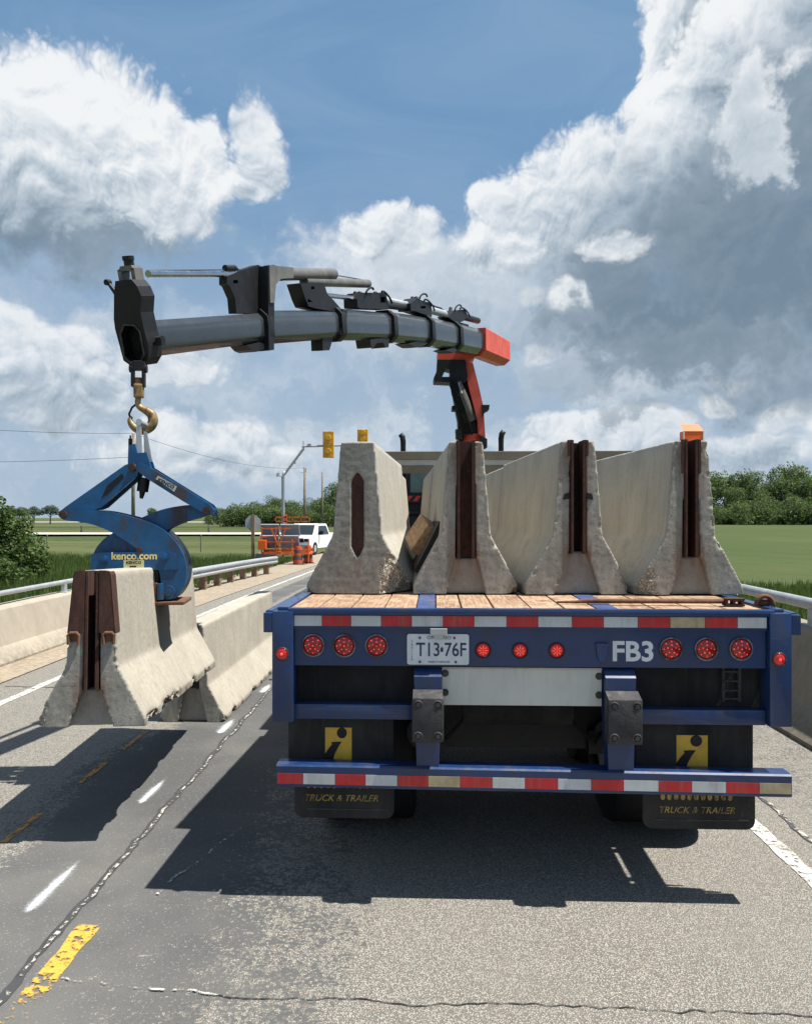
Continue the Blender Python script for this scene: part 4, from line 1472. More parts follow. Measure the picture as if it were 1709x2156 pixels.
def flap(x0, x1, zt, zm, zb, lx0, lx1, lz0, lz1, txx, tzz):
    up = MB().span((x0, 0.10, zm), (x1, 0.112, zt), 0.003).build('mud_flap', M['rubber'], trailer)
    emblem(up, lx0, lx1, lz0, lz1, 0.0985)
    r = 0.045
    xl, xr = x0 + 0.035, x1 + 0.004
    pts = [(xl, zm - 0.002), (xr, zm - 0.002)]
    pts += [(xr - r + r * math.cos(t), zb + r + r * math.sin(t)) for t in np.linspace(0, -math.pi / 2, 7)]
    pts += [(xl + r + r * math.cos(t), zb + r + r * math.sin(t)) for t in np.linspace(-math.pi / 2, -math.pi, 7)]
    low = MB().prism([(x, 0.085, z) for x, z in pts], (0, 0.013, 0)).build('mud_flap', M['rubber'], trailer)
    # raised border and lettering
    mb = MB()
    bz = zb + 0.042
    mb.span((xl + 0.06, 0.0825, bz), (xr - 0.03, 0.085, bz + 0.006))
    mb.build('flap_border', M['bumper_rubber'], low)
    MB().text('TRUCK & TRAILER', 0.046, TXT(txx, tzz, 0.0845), 0.0006, 0.28, sx=1.0).build('lettering', M['yellow_dull'], low)
    mb = MB()
    n = 11
    for k in range(n):
        cx = txx + (k - (n - 1) / 2) * 0.033
        pts = [(cx + 0.0115 * math.cos(t), 0.0838, tzz + 0.066 + 0.016 * math.sin(t)) for t in np.linspace(0, 2 * math.pi, 11)[:-1]]
        mb.prism(pts, (0, 0.0008, 0))
    mb.build('lettering', M['yellow_dull'], low)


flap(tx(596), tx(826), tz(1524), tz(1660), tz(1743), tx(677), tx(735), tz(1630), tz(1548), tx(712), tz(1700))
flap(tx(1346), tx(1596), tz(1527), tz(1672), tz(1756), tx(1434), tx(1500), tz(1642), tz(1557), tx(1474), tz(1716))
# dark liners behind the light board
mb = MB()
mb.span((-1.18, 0.13, tz(1530)), (-0.50, 0.14, tz(1396)))
mb.build('splash_panel', M['rubber'], trailer)
MB().span((0.50, 0.13, tz(1530)), (1.18, 0.14, tz(1396))).build('splash_panel', M['rubber'], trailer)
# ladder-like hanger seen through the right opening
mb = MB()
for k, pz in enumerate((1418, 1438, 1458, 1476)):
    mb.span((tx(1532), 0.09, tz(pz + 3)), (tx(1566), 0.10, tz(pz)))
mb.span((tx(1530), 0.095, tz(1484)), (tx(1536), 0.115, tz(1410)))
mb.span((tx(1564), 0.095, tz(1484)), (tx(1570), 0.115, tz(1410)))
mb.build('hanger', M['bumper_rubber'], trailer)

# lights
def lamp(px, py, r, kind):
    x, z = tx(px), tz(py)
    y0 = 0.018 if kind != 'side' else -0.018
    mb = MB()
    seg = 32
    mb.tube([(x + r * 1.04 * math.cos(t), y0 - 0.004, z + r * 1.04 * math.sin(t)) for t in np.linspace(0, 2 * math.pi, seg + 1)], r * 0.085, 8)
    bez = mb.build('light_bezel' if kind != 'x' else 'b', M['bezel'] if kind == 'big' else (M['bolt'] if kind == 'side' else M['black']), trailer, smooth=True)
    mb = MB()
    rings = []
    for k in range(6):
        a = k / 5 * math.pi / 2
        rr = r * 0.95 * math.cos(a) + 1e-5
        rings.append([(x + rr * math.cos(t), y0 + 0.002 - 0.016 * math.sin(a), z + rr * math.sin(t)) for t in np.linspace(0, 2 * math.pi, 25)[:-1]])
    mb.loft(rings)
    mb.cyl((x, y0 + 0.001, z), (x, y0 + 0.012, z), r * 0.96, seg=24)
    ln = mb.build('tail_light', M['lens'] if kind == 'big' else M['lens_small'], trailer, smooth=True)
    mb = MB()
    if kind == 'big':
        pts = [(0, 0)] + [(0.42 * math.cos(t), 0.42 * math.sin(t)) for t in np.linspace(0.3, 2 * math.pi + 0.3, 6)[:-1]] + [(0.76 * math.cos(t), 0.76 * math.sin(t)) for t in np.linspace(0, 2 * math.pi, 9)[:-1]]
        for a, b_ in pts:
            q = math.hypot(a, b_)
            mb.ball((x + a * r * 0.93, y0 - 0.0135 * math.sqrt(max(0.0, 1 - q * q)) - 0.001, z + b_ * r * 0.93), r * (0.045 + 0.03 * random.random()), 8)
    elif kind == 'small':
        for t in np.linspace(0, 2 * math.pi, 9)[:-1]:
            mb.box((x + r * 0.45 * math.cos(t), y0 - 0.0125, z + r * 0.45 * math.sin(t)), (r * 0.42, 0.004, r * 0.09), Matrix.Rotation(-t, 3, 'Y'))
        mb.ball((x, y0 - 0.013, z), r * 0.10, 8)
    else:
        mb.ball((x, y0 - 0.0135, z), r * 0.22, 8)
    mb.build('led', M['led'], ln)
    return ln


for px, py in ((656, 1363), (723, 1363.5), (792, 1363), (1412, 1366), (1485, 1366), (1557, 1365)):
    lamp(px, py, 0.052, 'big')
for px, py in ((1018, 1371), (1096, 1371.5), (1173, 1371)):
    lamp(px, py, 0.035, 'small')
for px, py in ((592, 1379), (1629, 1384)):
    lamp(px, py, 0.031, 'side')

# licence plate
mb = MB()
px0, px1, pz0, pz1 = tx(857), tx(988), tz(1402), tz(1337)
r = 0.012
pts = []
for cx, cz, a0 in ((px1 - r, pz1 - r, 0), (px0 + r, pz1 - r, 90), (px0 + r, pz0 + r, 180), (px1 - r, pz0 + r, 270)):
    pts += [(cx + r * math.cos(R(a0 + k * 18)), 0.008, cz + r * math.sin(R(a0 + k * 18))) for k in range(6)]
mb.prism(pts, (0, 0.004, 0))
lp = mb.build('licence_plate', M['plate'], trailer)
cxp = (px0 + px1) / 2
czp = (pz0 + pz1) / 2
mb = MB()
mb.text('T13', 0.094, TXT(cxp - 0.048, czp - 0.004, 0.0072), 0.0006, sx=0.80, bold=0.001)
mb.text('76F', 0.094, TXT(cxp + 0.085, czp - 0.004, 0.0072), 0.0006, sx=0.80, bold=0.001)
mb.prism([(cxp + 0.012, 0.0072, czp - 0.012), (cxp + 0.026, 0.0072, czp - 0.012), (cxp + 0.026, 0.0072, czp + 0.006), (cxp + 0.019, 0.0072, czp + 0.013), (cxp + 0.012, 0.0072, czp + 0.006)], (0, 0.0008, 0))
mb.text('ONTARIO', 0.024, TXT(cxp + 0.005, czp + 0.057, 0.0072), 0.0006, sx=1.1)
mb.text('YOURS TO DISCOVER', 0.012, TXT(cxp + 0.005, czp - 0.062, 0.0072), 0.0006, sx=0.9)
for k, ch in enumerate('TRAILER'):
    mb.text(ch, 0.013, TXT(px0 + 0.024, czp + 0.036 - k * 0.0145, 0.0072), 0.0006)
mb.build('lettering', M['plate_blue'], lp)
mb = MB()
for px, py in ((884, 1345), (957, 1345), (884, 1396), (960, 1396)):
    mb.cyl((tx(px), 0.0085, tz(py)), (tx(px), 0.002, tz(py)), 0.006, seg=6)
mb.build('bolt', M['bolt'], lp)
mb = MB()
mb.span((tx(906), -0.014, tz(1338)), (tx(942), 0.018, tz(1324)), 0.003)
mb.span((tx(914), -0.010, tz(1346)), (tx(934), 0.006, tz(1338)))
mb.build('plate_light', M['galv'], trailer)
MB().text('FB3', 0.135, TXT(tx(1333), tz(1374), 0.0192), 0.0008, sx=1.02, bold=0.0035).build('lettering', M['decal'], trailer)
mb = MB()
cx = tx(1267)
mb.prism([(cx - 0.026, 0.004, tz(1358)), (cx + 0.026, 0.004, tz(1358)), (cx + 0.022, 0.004, tz(1380)), (cx + 0.008, 0.004, tz(1394)), (cx - 0.012, 0.004, tz(1392)), (cx - 0.022, 0.004, tz(1378))], (0, 0.018, 0))
mb.span((cx - 0.03, -0.004, tz(1359)), (cx + 0.03, 0.02, tz(1355)))
mb.build('socket_cover', M['blue_deck'], trailer)

# winch loop on the right rear corner
mb = MB()
wx, wy = 1.205, 0.16
mb.tube([(wx + 0.042 * math.cos(t), wy, DECK_Z + 0.012 + 0.042 * math.sin(t)) for t in np.linspace(-0.2, math.pi + 0.2, 13)], 0.012, 8)
mb.cyl((wx - 0.03, wy + 0.02, DECK_Z + 0.02), (wx + 0.03, wy + 0.02, DECK_Z + 0.02), 0.018)
mb.build('lashing_ring', M['rust_light'], trailer, smooth=True)

# wheels
for y in (1.10, 2.30):
    for s in (-1, 1):
        for xo in (0.70, 1.03):
            mb = MB()
            x = s * xo
            w = 0.125
            prof = [(-w, 0.30), (-w, 0.44), (-w * 0.9, 0.485), (-w * 0.7, 0.50), (w * 0.7, 0.50), (w * 0.9, 0.485), (w, 0.44), (w, 0.30)]
            seg = 36
            rings = []
            for k in range(seg):
                t = 2 * math.pi * k / seg
                rings.append([(x + a, y + rr * math.cos(t), 0.50 + rr * math.sin(t)) for a, rr in prof])
            rings.append(rings[0])
            mb.loft(rings, caps=False)
            ty = mb.build('tyre', M['tyre'], trailer, autosmooth=40)
            MB().cyl((x - 0.09, y, 0.5), (x + 0.09, y, 0.5), 0.30, seg=24).build('rim', M['galv'], ty)
    MB().cyl((-1.0, y, 0.5), (1.0, y, 0.5), 0.065).build('axle', M['black'], trailer)
    # air bags and spring hangers
    for s in (-1, 1):
        mb = MB()
        mb.cyl((s * 0.35, y + 0.3, 0.62), (s * 0.35, y + 0.3, 0.98), 0.13, seg=20)
        mb.span((s * 0.40, y - 0.55, 0.55), (s * 0.48, y + 0.35, 0.68))
        mb.build('suspension', M['black'], trailer)
MB().span((-0.52, 0.62, 0.56), (0.52, 0.68, 1.04)).build('under_shade_panel', M['black'], trailer)  # added black panel that darkens the view under the trailer like shade
for s in (-1, 1):
    mb = MB()
    mb.cyl((s * 0.52, 0.55, 0.66), (s * 0.52, 0.80, 0.66), 0.085, seg=18)
    mb.cyl((s * 0.52, 0.54, 0.66), (s * 0.52, 0.56, 0.66), 0.095, seg=18)
    mb.build('brake_chamber', M['black'], trailer)
    MB().tube([(s * 0.50, 0.56, 0.70), (s * 0.42, 0.50, 0.62), (s * 0.30, 0.52, 0.74), (s * 0.24, 0.6, 0.92)], 0.012, 8).build('air_hose', M['tyre'], trailer)
MB().cyl((-0.30, 0.45, 0.86), (0.28, 0.45, 0.86), 0.12, seg=20).build('air_tank', M['rubber'], trailer, smooth=False)

# front rack
mb = MB()
mb.span((-1.22, 4.98, 2.525), (1.95, 5.06, 2.62), 0.006)
mb.span((-1.22, 4.99, 2.375), (1.95, 5.05, 2.46), 0.006)
mb.build('rack_beam', M['beam'], trailer)
MB().span((-1.22, 5.0, 2.462), (1.95, 5.04, 2.524)).build('rack_board', M['beam_light'], trailer)
mb = MB()
for x in (-1.05, 1.05):
    mb.span((x - 0.05, 5.062, DECK_Z), (x + 0.05, 5.15, 2.6))
mb.build('rack_post', M['black'], trailer)


# ---- loose things lying on the deck
def trailer_pt(x, y, z):
    c, s = math.cos(YAW), math.sin(YAW)
    return Vector((0.60 + x * c - y * s, 3.84 + x * s + y * c, z))


# steel bar along the tail of the deck
a = P(1172, 1262, 4.06)
b_ = P(1528, 1256, 3.98)
z = DECK_Z + 0.020
bar = empty('steel_bar', (a.x, a.y, z), (0, 0, math.atan2(b_.y - a.y, b_.x - a.x)), 'long thin rusty steel bar lying across the rear of the timber deck', 'bar')
Lb = math.hypot(b_.x - a.x, b_.y - a.y)
MB().tube([(0.0, 0, -0.008), (0.10, 0, -0.006), (0.14, 0, 0), (Lb, 0, 0.006)], 0.012, 10, [0.005, 0.008, 0.013, 0.013]).build('shaft', M['rust_light'], bar, smooth=True)
mb = MB()
mb.span((Lb - 0.01, -0.03, -0.017), (Lb + 0.085, 0.03, -0.008))
mb.span((Lb - 0.01, -0.03, 0.012), (Lb + 0.085, 0.03, 0.022))
for q in (0.0, 0.036, 0.075):
    mb.span((Lb - 0.008 + q, -0.028, -0.008), (Lb + 0.004 + q, 0.028, 0.012))
mb.build('fork_end', M['rust'], bar)
# timber block wedged between the two left barriers
tb = P(893, 1128, 5.15)
blk = MB().box((0, 0, 0), (0.10, 0.62, 0.205), None, 0.006).build('timber_block', M['timber'])
blk.location = (tb.x - 0.01, tb.y + 0.2, tb.z)
blk.rotation_euler = (R(8), R(33), R(8))
tag(blk, 'short sawn timber block leaning between the two left barriers on the deck', 'timber block')
mt = MB()
mt.box((0, 0, 0), (0.035, 0.9, 0.34), None, 0.004)
mat_o = mt.build('rubber_mat', M['rubber'])
q = P(903, 1150, 4.95)
mat_o.location = (q.x - 0.005, q.y + 0.25, q.z)
mat_o.rotation_euler = (0, R(27), R(0.5))
tag(mat_o, 'black rubber mat leaning on a barrier toe below the timber block', 'mat')
# orange marker on the right barrier
mk = P(1456, 918, 4.66)
mkr = empty('barrier_marker', (mk.x, mk.y, DECK_Z + 0.9), (0, 0, R(2.5)), 'orange marker box with pale edges on top of the right barrier', 'marker')
mb = MB()
mb.prism([(-0.056, -0.03, 0.0), (0.056, -0.03, 0.0), (0.056, -0.03, 0.062), (-0.056, -0.03, 0.062)], (0, 0.07, 0))
mb.build('body', M['orange'], mkr)
mb = MB().prism([(-0.06, -0.032, 0.0625), (0.06, -0.032, 0.0625), (0.058, 0.03, 0.105), (-0.058, 0.03, 0.105)], (0, 0.006, 0.004))
mb.build('top_face', M['orange'], mkr)
mb = MB()
for q in ((-0.062, -0.034, -0.001, -0.056, -0.029, 0.064), (0.056, -0.034, -0.001, 0.062, -0.029, 0.064), (-0.062, -0.034, -0.007, 0.062, 0.04, -0.0005)):
    mb.span(q[:3], q[3:])
mb.build('trim', M['decal'], mkr)

# ================================================================== CRANE TRUCK
truck = empty('crane_truck', (1.02, 13.0, 0), (0, 0, R(-1.6)), 'dark truck with twin black exhaust stacks in front of the trailer', 'truck')
zq = road_z(17)
mb = MB()
mb.span((-0.42, -2.0, 0.75), (-0.30, 8, 1.02))
mb.span((0.30, -2.0, 0.75), (0.42, 8, 1.02))
mb.build('chassis', M['black'], truck)
MB().span((-1.2, 4.5, 0.95), (1.2, 6.9, 3.02), 0.08).build('cab', M['black'], truck, autosmooth=40)
MB().span((-1.05, 4.47, 2.42), (1.05, 4.495, 2.86)).build('rear_window', M['greenglass'], truck)
mb = MB()
mb.span((-1.2, 4.38, 2.40), (1.2, 4.44, 2.43))
mb.span((-1.2, 4.36, 2.20), (1.2, 4.46, 2.39))
mb.span((-1.2, 4.36, 1.95), (1.2, 4.46, 2.02))
mb.span((-1.2, 4.36, 1.2), (1.2, 4.44, 1.9))
for x in np.arange(-1.15, 1.2, 0.46):
    mb.span((x, 4.38, 2.43), (x + 0.03, 4.42, 2.62))
mb.build('headboard', M['black'], truck)
mb = MB()
for k in range(3):
    x = -1.18 + k * 0.19
    mb.prism([(x, 4.352, 2.235), (x + 0.10, 4.352, 2.235), (x + 0.19, 4.352, 2.355), (x + 0.09, 4.352, 2.355)], (0, 0.004, 0))
mb.build('warning_stripe', M['tape_red'], truck)
MB().span((-0.52, 4.34, 2.25), (-0.42, 4.358, 2.34), 0.01).build('work_light', M['decal'], truck)
for s, px, py in ((-1, 849, 914), (1, 1055, 908)):
    top = P(px, py, 17.2)
    base = Vector((top.x, 17.2, 2.2))
    inv = Matrix.LocRotScale(truck.location, truck.rotation_euler, None).inverted()
    pts = [inv @ Vector(q) for q in (base, (top.x + 0.0, 17.2, top.z - 0.28), (top.x - 0.0, 17.2, top.z - 0.16), (top.x + s * 0.015, 17.2, top.z - 0.06), (top.x + s * 0.06, 17.2, top.z + 0.0))]
    MB().tube(pts, 0.062, 12, [0.058, 0.058, 0.062, 0.062, 0.058]).build('exhaust_stack', M['black'], truck, smooth=True)
for y in (0.2, 1.5, 6.2):
    for s in (-1, 1):
        ty = MB().cyl((s * 0.72, y, 0.5 + zq), (s * 1.12, y, 0.5 + zq), 0.5, seg=32).build('tyre', M['tyre'], truck)
        MB().cyl((s * 0.9, y, 0.5 + zq), (s * 1.13, y, 0.5 + zq), 0.27, seg=20).build('rim', M['galv'], ty)

# ================================================================== LOADER CRANE
crane = empty('loader_crane', (1.4, 15.8, 1.0), (0, 0, 0), 'red loader crane reaching over the load with a long grey telescopic boom', 'crane')


def cbuild(mb, name, mat, parent=crane, **kw):
    bmesh.ops.translate(mb.bm, verts=mb.bm.verts, vec=-Vector(crane.location))
    return mb.build(name, mat, parent, **kw)


NODES = [(300, 714, 5.80), (545, 690, 7.45), (700, 683, 9.07), (810, 688, 10.74), (890, 697, 12.40), (950, 709, 14.02), (1000, 720, 15.60), (1050, 743, 17.3)]
HGT = [0.265, 0.315, 0.36, 0.405, 0.45, 0.49, 0.57]
PT = [P(*n) for n in NODES]


def frame(i):
    e = (PT[i + 1] - PT[i]).normalized()
    r_ = e.cross(Vector((0, 0, 1))).normalized()
    u_ = r_.cross(e).normalized()
    return e, r_, u_


def boom_ring(c, r_, u_, h, wf=0.72):
    w = h * wf
    q = [(0.5, 0.27), (0.44, 0.34), (0.24, 0.49), (-0.24, 0.49), (-0.44, 0.34), (-0.5, 0.27), (-0.5, -0.27), (-0.44, -0.34), (-0.22, -0.5), (0.22, -0.5), (0.44, -0.34), (0.5, -0.27)]
    return [c + r_ * (a * w) + u_ * (b_ * h) for a, b_ in q]


sections = []
for i in range(7):
    e, r_, u_ = frame(i)
    L = (PT[i + 1] - PT[i]).length
    n = 5
    over = 0.12
    rings = []
    for k in range(n + 1):
        t = k / n
        c = PT[i] + e * (-0.0 + t * (L + over))
        if i == 6:
            w_, h_ = HGT[i] * 0.80, HGT[i] * (1 - 0.06 * t)
            rings.append([c + r_ * (a * w_) + u_ * (b_ * h_) for a, b_ in ((0.48, 0.47), (-0.48, 0.47), (-0.5, 0.45), (-0.5, -0.30), (-0.2, -0.5), (0.2, -0.5), (0.5, -0.30), (0.5, 0.45))])
        else:
            rings.append(boom_ring(c, r_, u_, HGT[i] * (1 + 0.03 * t)))
    mb = MB().loft(rings)
    mat = M['red'] if i == 6 else M['boom']
    o = cbuild(mb, 'boom_section', mat, autosmooth=35)
    sections.append(o)
sections[6]['label'] = 'red painted inner end of the boom'


def boom_depth(px):
    """Depth at which the boom's axis passes behind picture column px."""
    for (x0, _, d0), (x1, _, d1) in zip(NODES, NODES[1:]):
        if px <= x1 or (x1 == NODES[-1][0]):
            X0, X1 = (x0 - 855) / FPX * d0, (x1 - 855) / FPX * d1
            k = (px - 855) / FPX
            # X0 + t (X1-X0) = k (d0 + t (d1-d0))
            t = (k * d0 - X0) / ((X1 - X0) - k * (d1 - d0))
            return d0 + t * (d1 - d0)


def onboom(px, py):
    return P(px, py, boom_depth(px))


def boom_plate(poly, thick, name, mat, parent, off=0.0, holes=()):
    i = 0
    px = sum(p[0] for p in poly) / len(poly)
    while i < 6 and NODES[i + 1][0] < px:
        i += 1
    e, r_, u_ = frame(i)
    f = lambda pts: [onboom(*p) + r_ * (off - thick / 2) for p in pts]
    mb = MB().prism(f(poly), r_ * thick, [f(h) for h in holes])
    return cbuild(mb, name, mat, parent)


def collar(i, h, length, parent, lug=True):
    e, r_, u_ = frame(i)
    c = PT[i]
    rings = []
    for t in (-0.5, 0.5):
        rings.append(boom_ring(c + e * (t * length), r_, u_, h, 0.78))
    mb = MB().loft(rings)
    return cbuild(mb, 'collar', M['black'], parent, autosmooth=35)


for i in range(1, 6):
    collar(i, HGT[i] * 1.10, 0.09 + 0.02 * i, sections[i])

# brackets on and under the boom (picture outlines carried back to the boom's own plane)
boom_plate([(470, 583), (500, 570), (536, 558), (552, 566), (546, 660), (490, 660), (487, 628), (476, 603), (470, 598)], 0.08, 'cylinder_bracket', M['black'], sections[1],
           holes=[[(483, 590), (483, 597), (493, 597), (493, 590)]])
boom_plate([(537, 562), (552, 560), (551, 738), (540, 740)], 0.27, 'strap', M['black'], sections[1])
boom_plate([(538, 561), (590, 566), (590, 588), (563, 589), (552, 602), (549, 640), (540, 640)], 0.06, 'cylinder_bracket', M['cylinder'], sections[1], off=0.12)
boom_plate([(503, 728), (530, 722), (546, 728), (545, 734), (522, 742), (512, 738)], 0.18, 'slide_block', M['black'], sections[1])
boom_plate([(618, 597), (668, 596), (676, 620), (690, 634), (706, 652), (708, 660), (650, 650), (636, 646), (629, 630)], 0.16, 'cylinder_bracket', M['black'], sections[2],
           holes=[[(641, 604), (641, 610), (648, 610), (648, 604)], [(634, 629), (634, 637), (645, 637)]])
boom_plate([(698, 652), (708, 655), (706, 705), (694, 706)], 0.28, 'strap', M['black'], sections[2])
boom_plate([(684, 690), (704, 688), (706, 704), (690, 712), (682, 738), (668, 738), (667, 716), (676, 708)], 0.14, 'slide_block', M['black'], sections[2])
boom_plate([(738, 630), (746, 617), (800, 617), (806, 652), (746, 650), (739, 648)], 0.18, 'valve_block', M['black'], sections[3],
           holes=[[(788, 626), (788, 638), (798, 638), (798, 626)]])
boom_plate([(764, 716), (806, 708), (804, 732), (797, 733), (793, 722), (779, 723), (771, 733), (767, 733)], 0.2, 'slide_block', M['black'], sections[3])
boom_plate([(851, 640), (866, 628), (872, 632), (896, 640), (897, 668), (862, 656), (852, 655)], 0.2, 'valve_block', M['black'], sections[4],
           holes=[[(873, 645), (873, 650), (884, 650), (884, 645)]])
boom_plate([(846, 724), (880, 714), (894, 720), (872, 732), (862, 732)], 0.22, 'slide_block', M['black'], sections[4])
boom_plate([(932, 668), (946, 654), (968, 652), (974, 664), (966, 676), (952, 682)], 0.2, 'valve_block', M['black'], sections[5])
boom_plate([(925, 738), (952, 728), (958, 734), (940, 744)], 0.24, 'slide_block', M['black'], sections[5])
# rods and cylinders along the top
def rod(p0, p1, r, name, mat, parent, d0=None, d1=None, off=0.0, **kw):
    a = P(*p0, d0 or boom_depth(p0[0]))
    b2_ = P(*p1, d1 or boom_depth(p1[0]))
    mb = MB().cyl(a, b2_, r, seg=20)
    return cbuild(mb, name, mat, parent, autosmooth=40, **kw)


rod((312, 576), (546, 577), 0.027, 'piston_rod', M['chrome'], sections[0])
rod((312, 569), (546, 567), 0.004, 'hydraulic_pipe', M['black'], sections[0])
rod((556, 577), (702, 577), 0.063, 'hydraulic_cylinder', M['cylinder'], sections[1])
rod((590, 577), (592, 577), 0.066, 'cylinder_band', M['black'], sections[1])
rod((548, 563), (640, 567), 0.006, 'hydraulic_pipe', M['black'], sections[1])
rod((640, 567), (698, 567), 0.006, 'hydraulic_pipe', M['black'], sections[1])
rod((640, 592), (775, 597), 0.052, 'hydraulic_cylinder', M['cylinder'], sections[2])
rod((700, 578), (760, 588), 0.006, 'hydraulic_pipe', M['black'], sections[2])
rod((476, 562), (500, 566), 0.012, 'hydraulic_pipe', M['black'], sections[1])
rod((474, 564), (494, 564), 0.028, 'pipe_fitting', M['black'], sections[1])
rod((682, 621), (748, 628), 0.028, 'piston_rod', M['chrome'], sections[2])
rod((682, 618), (748, 624), 0.008, 'hydraulic_pipe', M['black'], sections[2])
rod((800, 629), (858, 641), 0.042, 'hydraulic_cylinder', M['galv'], sections[3])
rod((800, 640), (852, 647), 0.05, 'hydraulic_cylinder', M['black'], sections[3])
rod((893, 649), (936, 661), 0.06, 'hydraulic_cylinder', M['galv'], sections[4])
for k in range(3):
    rod((885 + k * 8, 635 + k), (930 + k * 3, 649 + k * 3), 0.012, 'hydraulic_pipe', M['black'], sections[4])
rod((966, 664), (1006, 675), 0.062, 'hydraulic_cylinder', M['black'], sections[5])
rod((951, 676), (985, 685), 0.02, 'hydraulic_pipe', M['black'], sections[5])
for px in (748, 757, 790, 868, 876, 948):
    rod((px, 622 if px < 800 else (634 if px < 900 else 656)), (px + 1, 616 if px < 800 else (626 if px < 900 else 648)), 0.03, 'pipe_fitting', M['black'], sections[3 if px < 800 else (4 if px < 900 else 5)])

# short hose loops at the valve blocks
for i_, loops in ((3, ((786, 617, 808, 640), (752, 620, 768, 612))), (4, ((878, 634, 900, 655), (868, 630, 884, 626))), (5, ((955, 652, 976, 668), (944, 655, 958, 648)))):
    for (xa_, ya_, xb_, yb_) in loops:
        pts_ = []
        for t in np.linspace(0, math.pi, 9):
            xm, ym = (xa_ + xb_) / 2 - (xb_ - xa_) / 2 * math.cos(t), ya_ + (yb_ - ya_) * (1 - math.cos(t)) / 2 - 8 * math.sin(t)
            pts_.append(onboom(xm, ym) - frame(i_)[1] * 0.0 + frame(i_)[1] * 0.12)
        cbuild(MB().tube(pts_, 0.014, 7), 'hose', M['tyre'], sections[i_], smooth=True)

# head at the tip: plate with a six-sided mouth
e, r_, u_ = frame(0)
c0 = PT[0]
head_poly = [(-0.17, 0.09), (-0.165, 0.16), (-0.12, 0.33), (-0.085, 0.42), (0.075, 0.42), (0.12, 0.37), (0.145, 0.30), (0.11, 0.19), (0.12, 0.05), (0.135, -0.05), (0.12, -0.13), (0.06, -0.185), (-0.07, -0.185), (-0.14, -0.14), (-0.155, -0.02)]
mouth = [(-0.115, 0.05), (-0.065, 0.11), (0.03, 0.10), (0.075, 0.055), (0.08, -0.11), (0.04, -0.15), (-0.07, -0.15), (-0.115, -0.11)]
F3 = lambda pts, t: [c0 + r_ * (a * 0.86) + u_ * b_ + e * t for a, b_ in pts]
mb = MB().prism(F3(head_poly, -0.10), e * 0.16, [F3(mouth, -0.10)])
head = cbuild(mb, 'boom_head', M['black'])
mb = MB().prism(F3(mouth, 0.0), e * 0.01)
cbuild(mb, 'boom_mouth', M['tyre'], head)
mb = MB()
rim = [c0 + r_ * a * 0.89 + u_ * b_ * 1.03 - e * 0.104 for a, b_ in mouth + mouth[:1]]
mb.tube(rim, 0.008, 6)
cbuild(mb, 'mouth_rim', M['bolt'], head)
mb = MB()
up = lambda a, b_, t=0.0: c0 + r_ * a + u_ * b_ + e * t
mb.cyl(up(-0.005, 0.50), up(-0.005, 0.585), 0.036, seg=18)
mb.cyl(up(-0.005, 0.56), up(-0.005, 0.588), 0.042, seg=18)
cbuild(mb, 'spool', M['black'], head)
mb = MB()
for a in (-0.062, 0.05):
    mb.prism([up(a - 0.016, 0.40, -0.05), up(a + 0.016, 0.40, -0.05), up(a + 0.016, 0.50, -0.05), up(a - 0.016, 0.50, -0.05)], e * 0.1)
mb.prism([up(-0.07, 0.485, -0.05), up(0.06, 0.485, -0.05), up(0.045, 0.52, -0.05), up(-0.05, 0.52, -0.05)], e * 0.1)
cbuild(mb, 'rod_eye', M['cylinder'], head)
mb = MB().cyl(up(-0.12, 0.29), up(-0.215, 0.425), 0.026, 0.012, seg=10)
mb.cyl(up(-0.215, 0.425, -0.02), up(-0.215, 0.425, 0.02), 0.022, seg=12)
mb.cyl(up(-0.10, 0.25, -0.02), up(-0.13, 0.30, 0.02), 0.03, seg=10)
cbuild(mb, 'guide_arm', M['black'], head)
mb = MB().cyl(up(0.13, -0.02, 0.0), up(0.175, -0.02, 0.0), 0.035, seg=12)
mb.prism([up(0.13, -0.055, -0.03), up(0.18, -0.055, -0.03), up(0.18, 0.0, -0.03), up(0.13, 0.0, -0.03)], e * 0.05)
cbuild(mb, 'locking_pin', M['black'], head)
# white emblem on the red end
e6, r6, u6 = frame(6)
cc = PT[6] + e6 * 0.62 + r6 * (HGT[6] * 0.72 * 0.5 + 0.008)
mb = MB()
mb.prism([cc + e6 * a + u6 * b_ for a, b_ in ((-0.30, -0.07), (0.28, -0.07), (0.30, 0.05), (0.1, 0.08), (-0.28, 0.09))], r6 * 0.004)
em = cbuild(mb, 'emblem', M['decal'], sections[6])
mb = MB()
for a in (-0.12, 0.02, 0.15):
    mb.prism([cc + r6 * 0.005 + e6 * (a + q) + u6 * w for q, w in ((-0.012, -0.045), (0.02, -0.045), (0.03, 0.05), (0.0, 0.05))], r6 * 0.003)
cbuild(mb, 'emblem_print', M['red'], em)

# lower arm and column
def arm_plate(poly, d, depth, name, mat, parent=crane, holes=()):
    f = lambda pts: [P(*p, d) for p in pts]
    return cbuild(MB().prism(f(poly), (0, depth, 0), [f(h) for h in holes]), name, mat, parent)


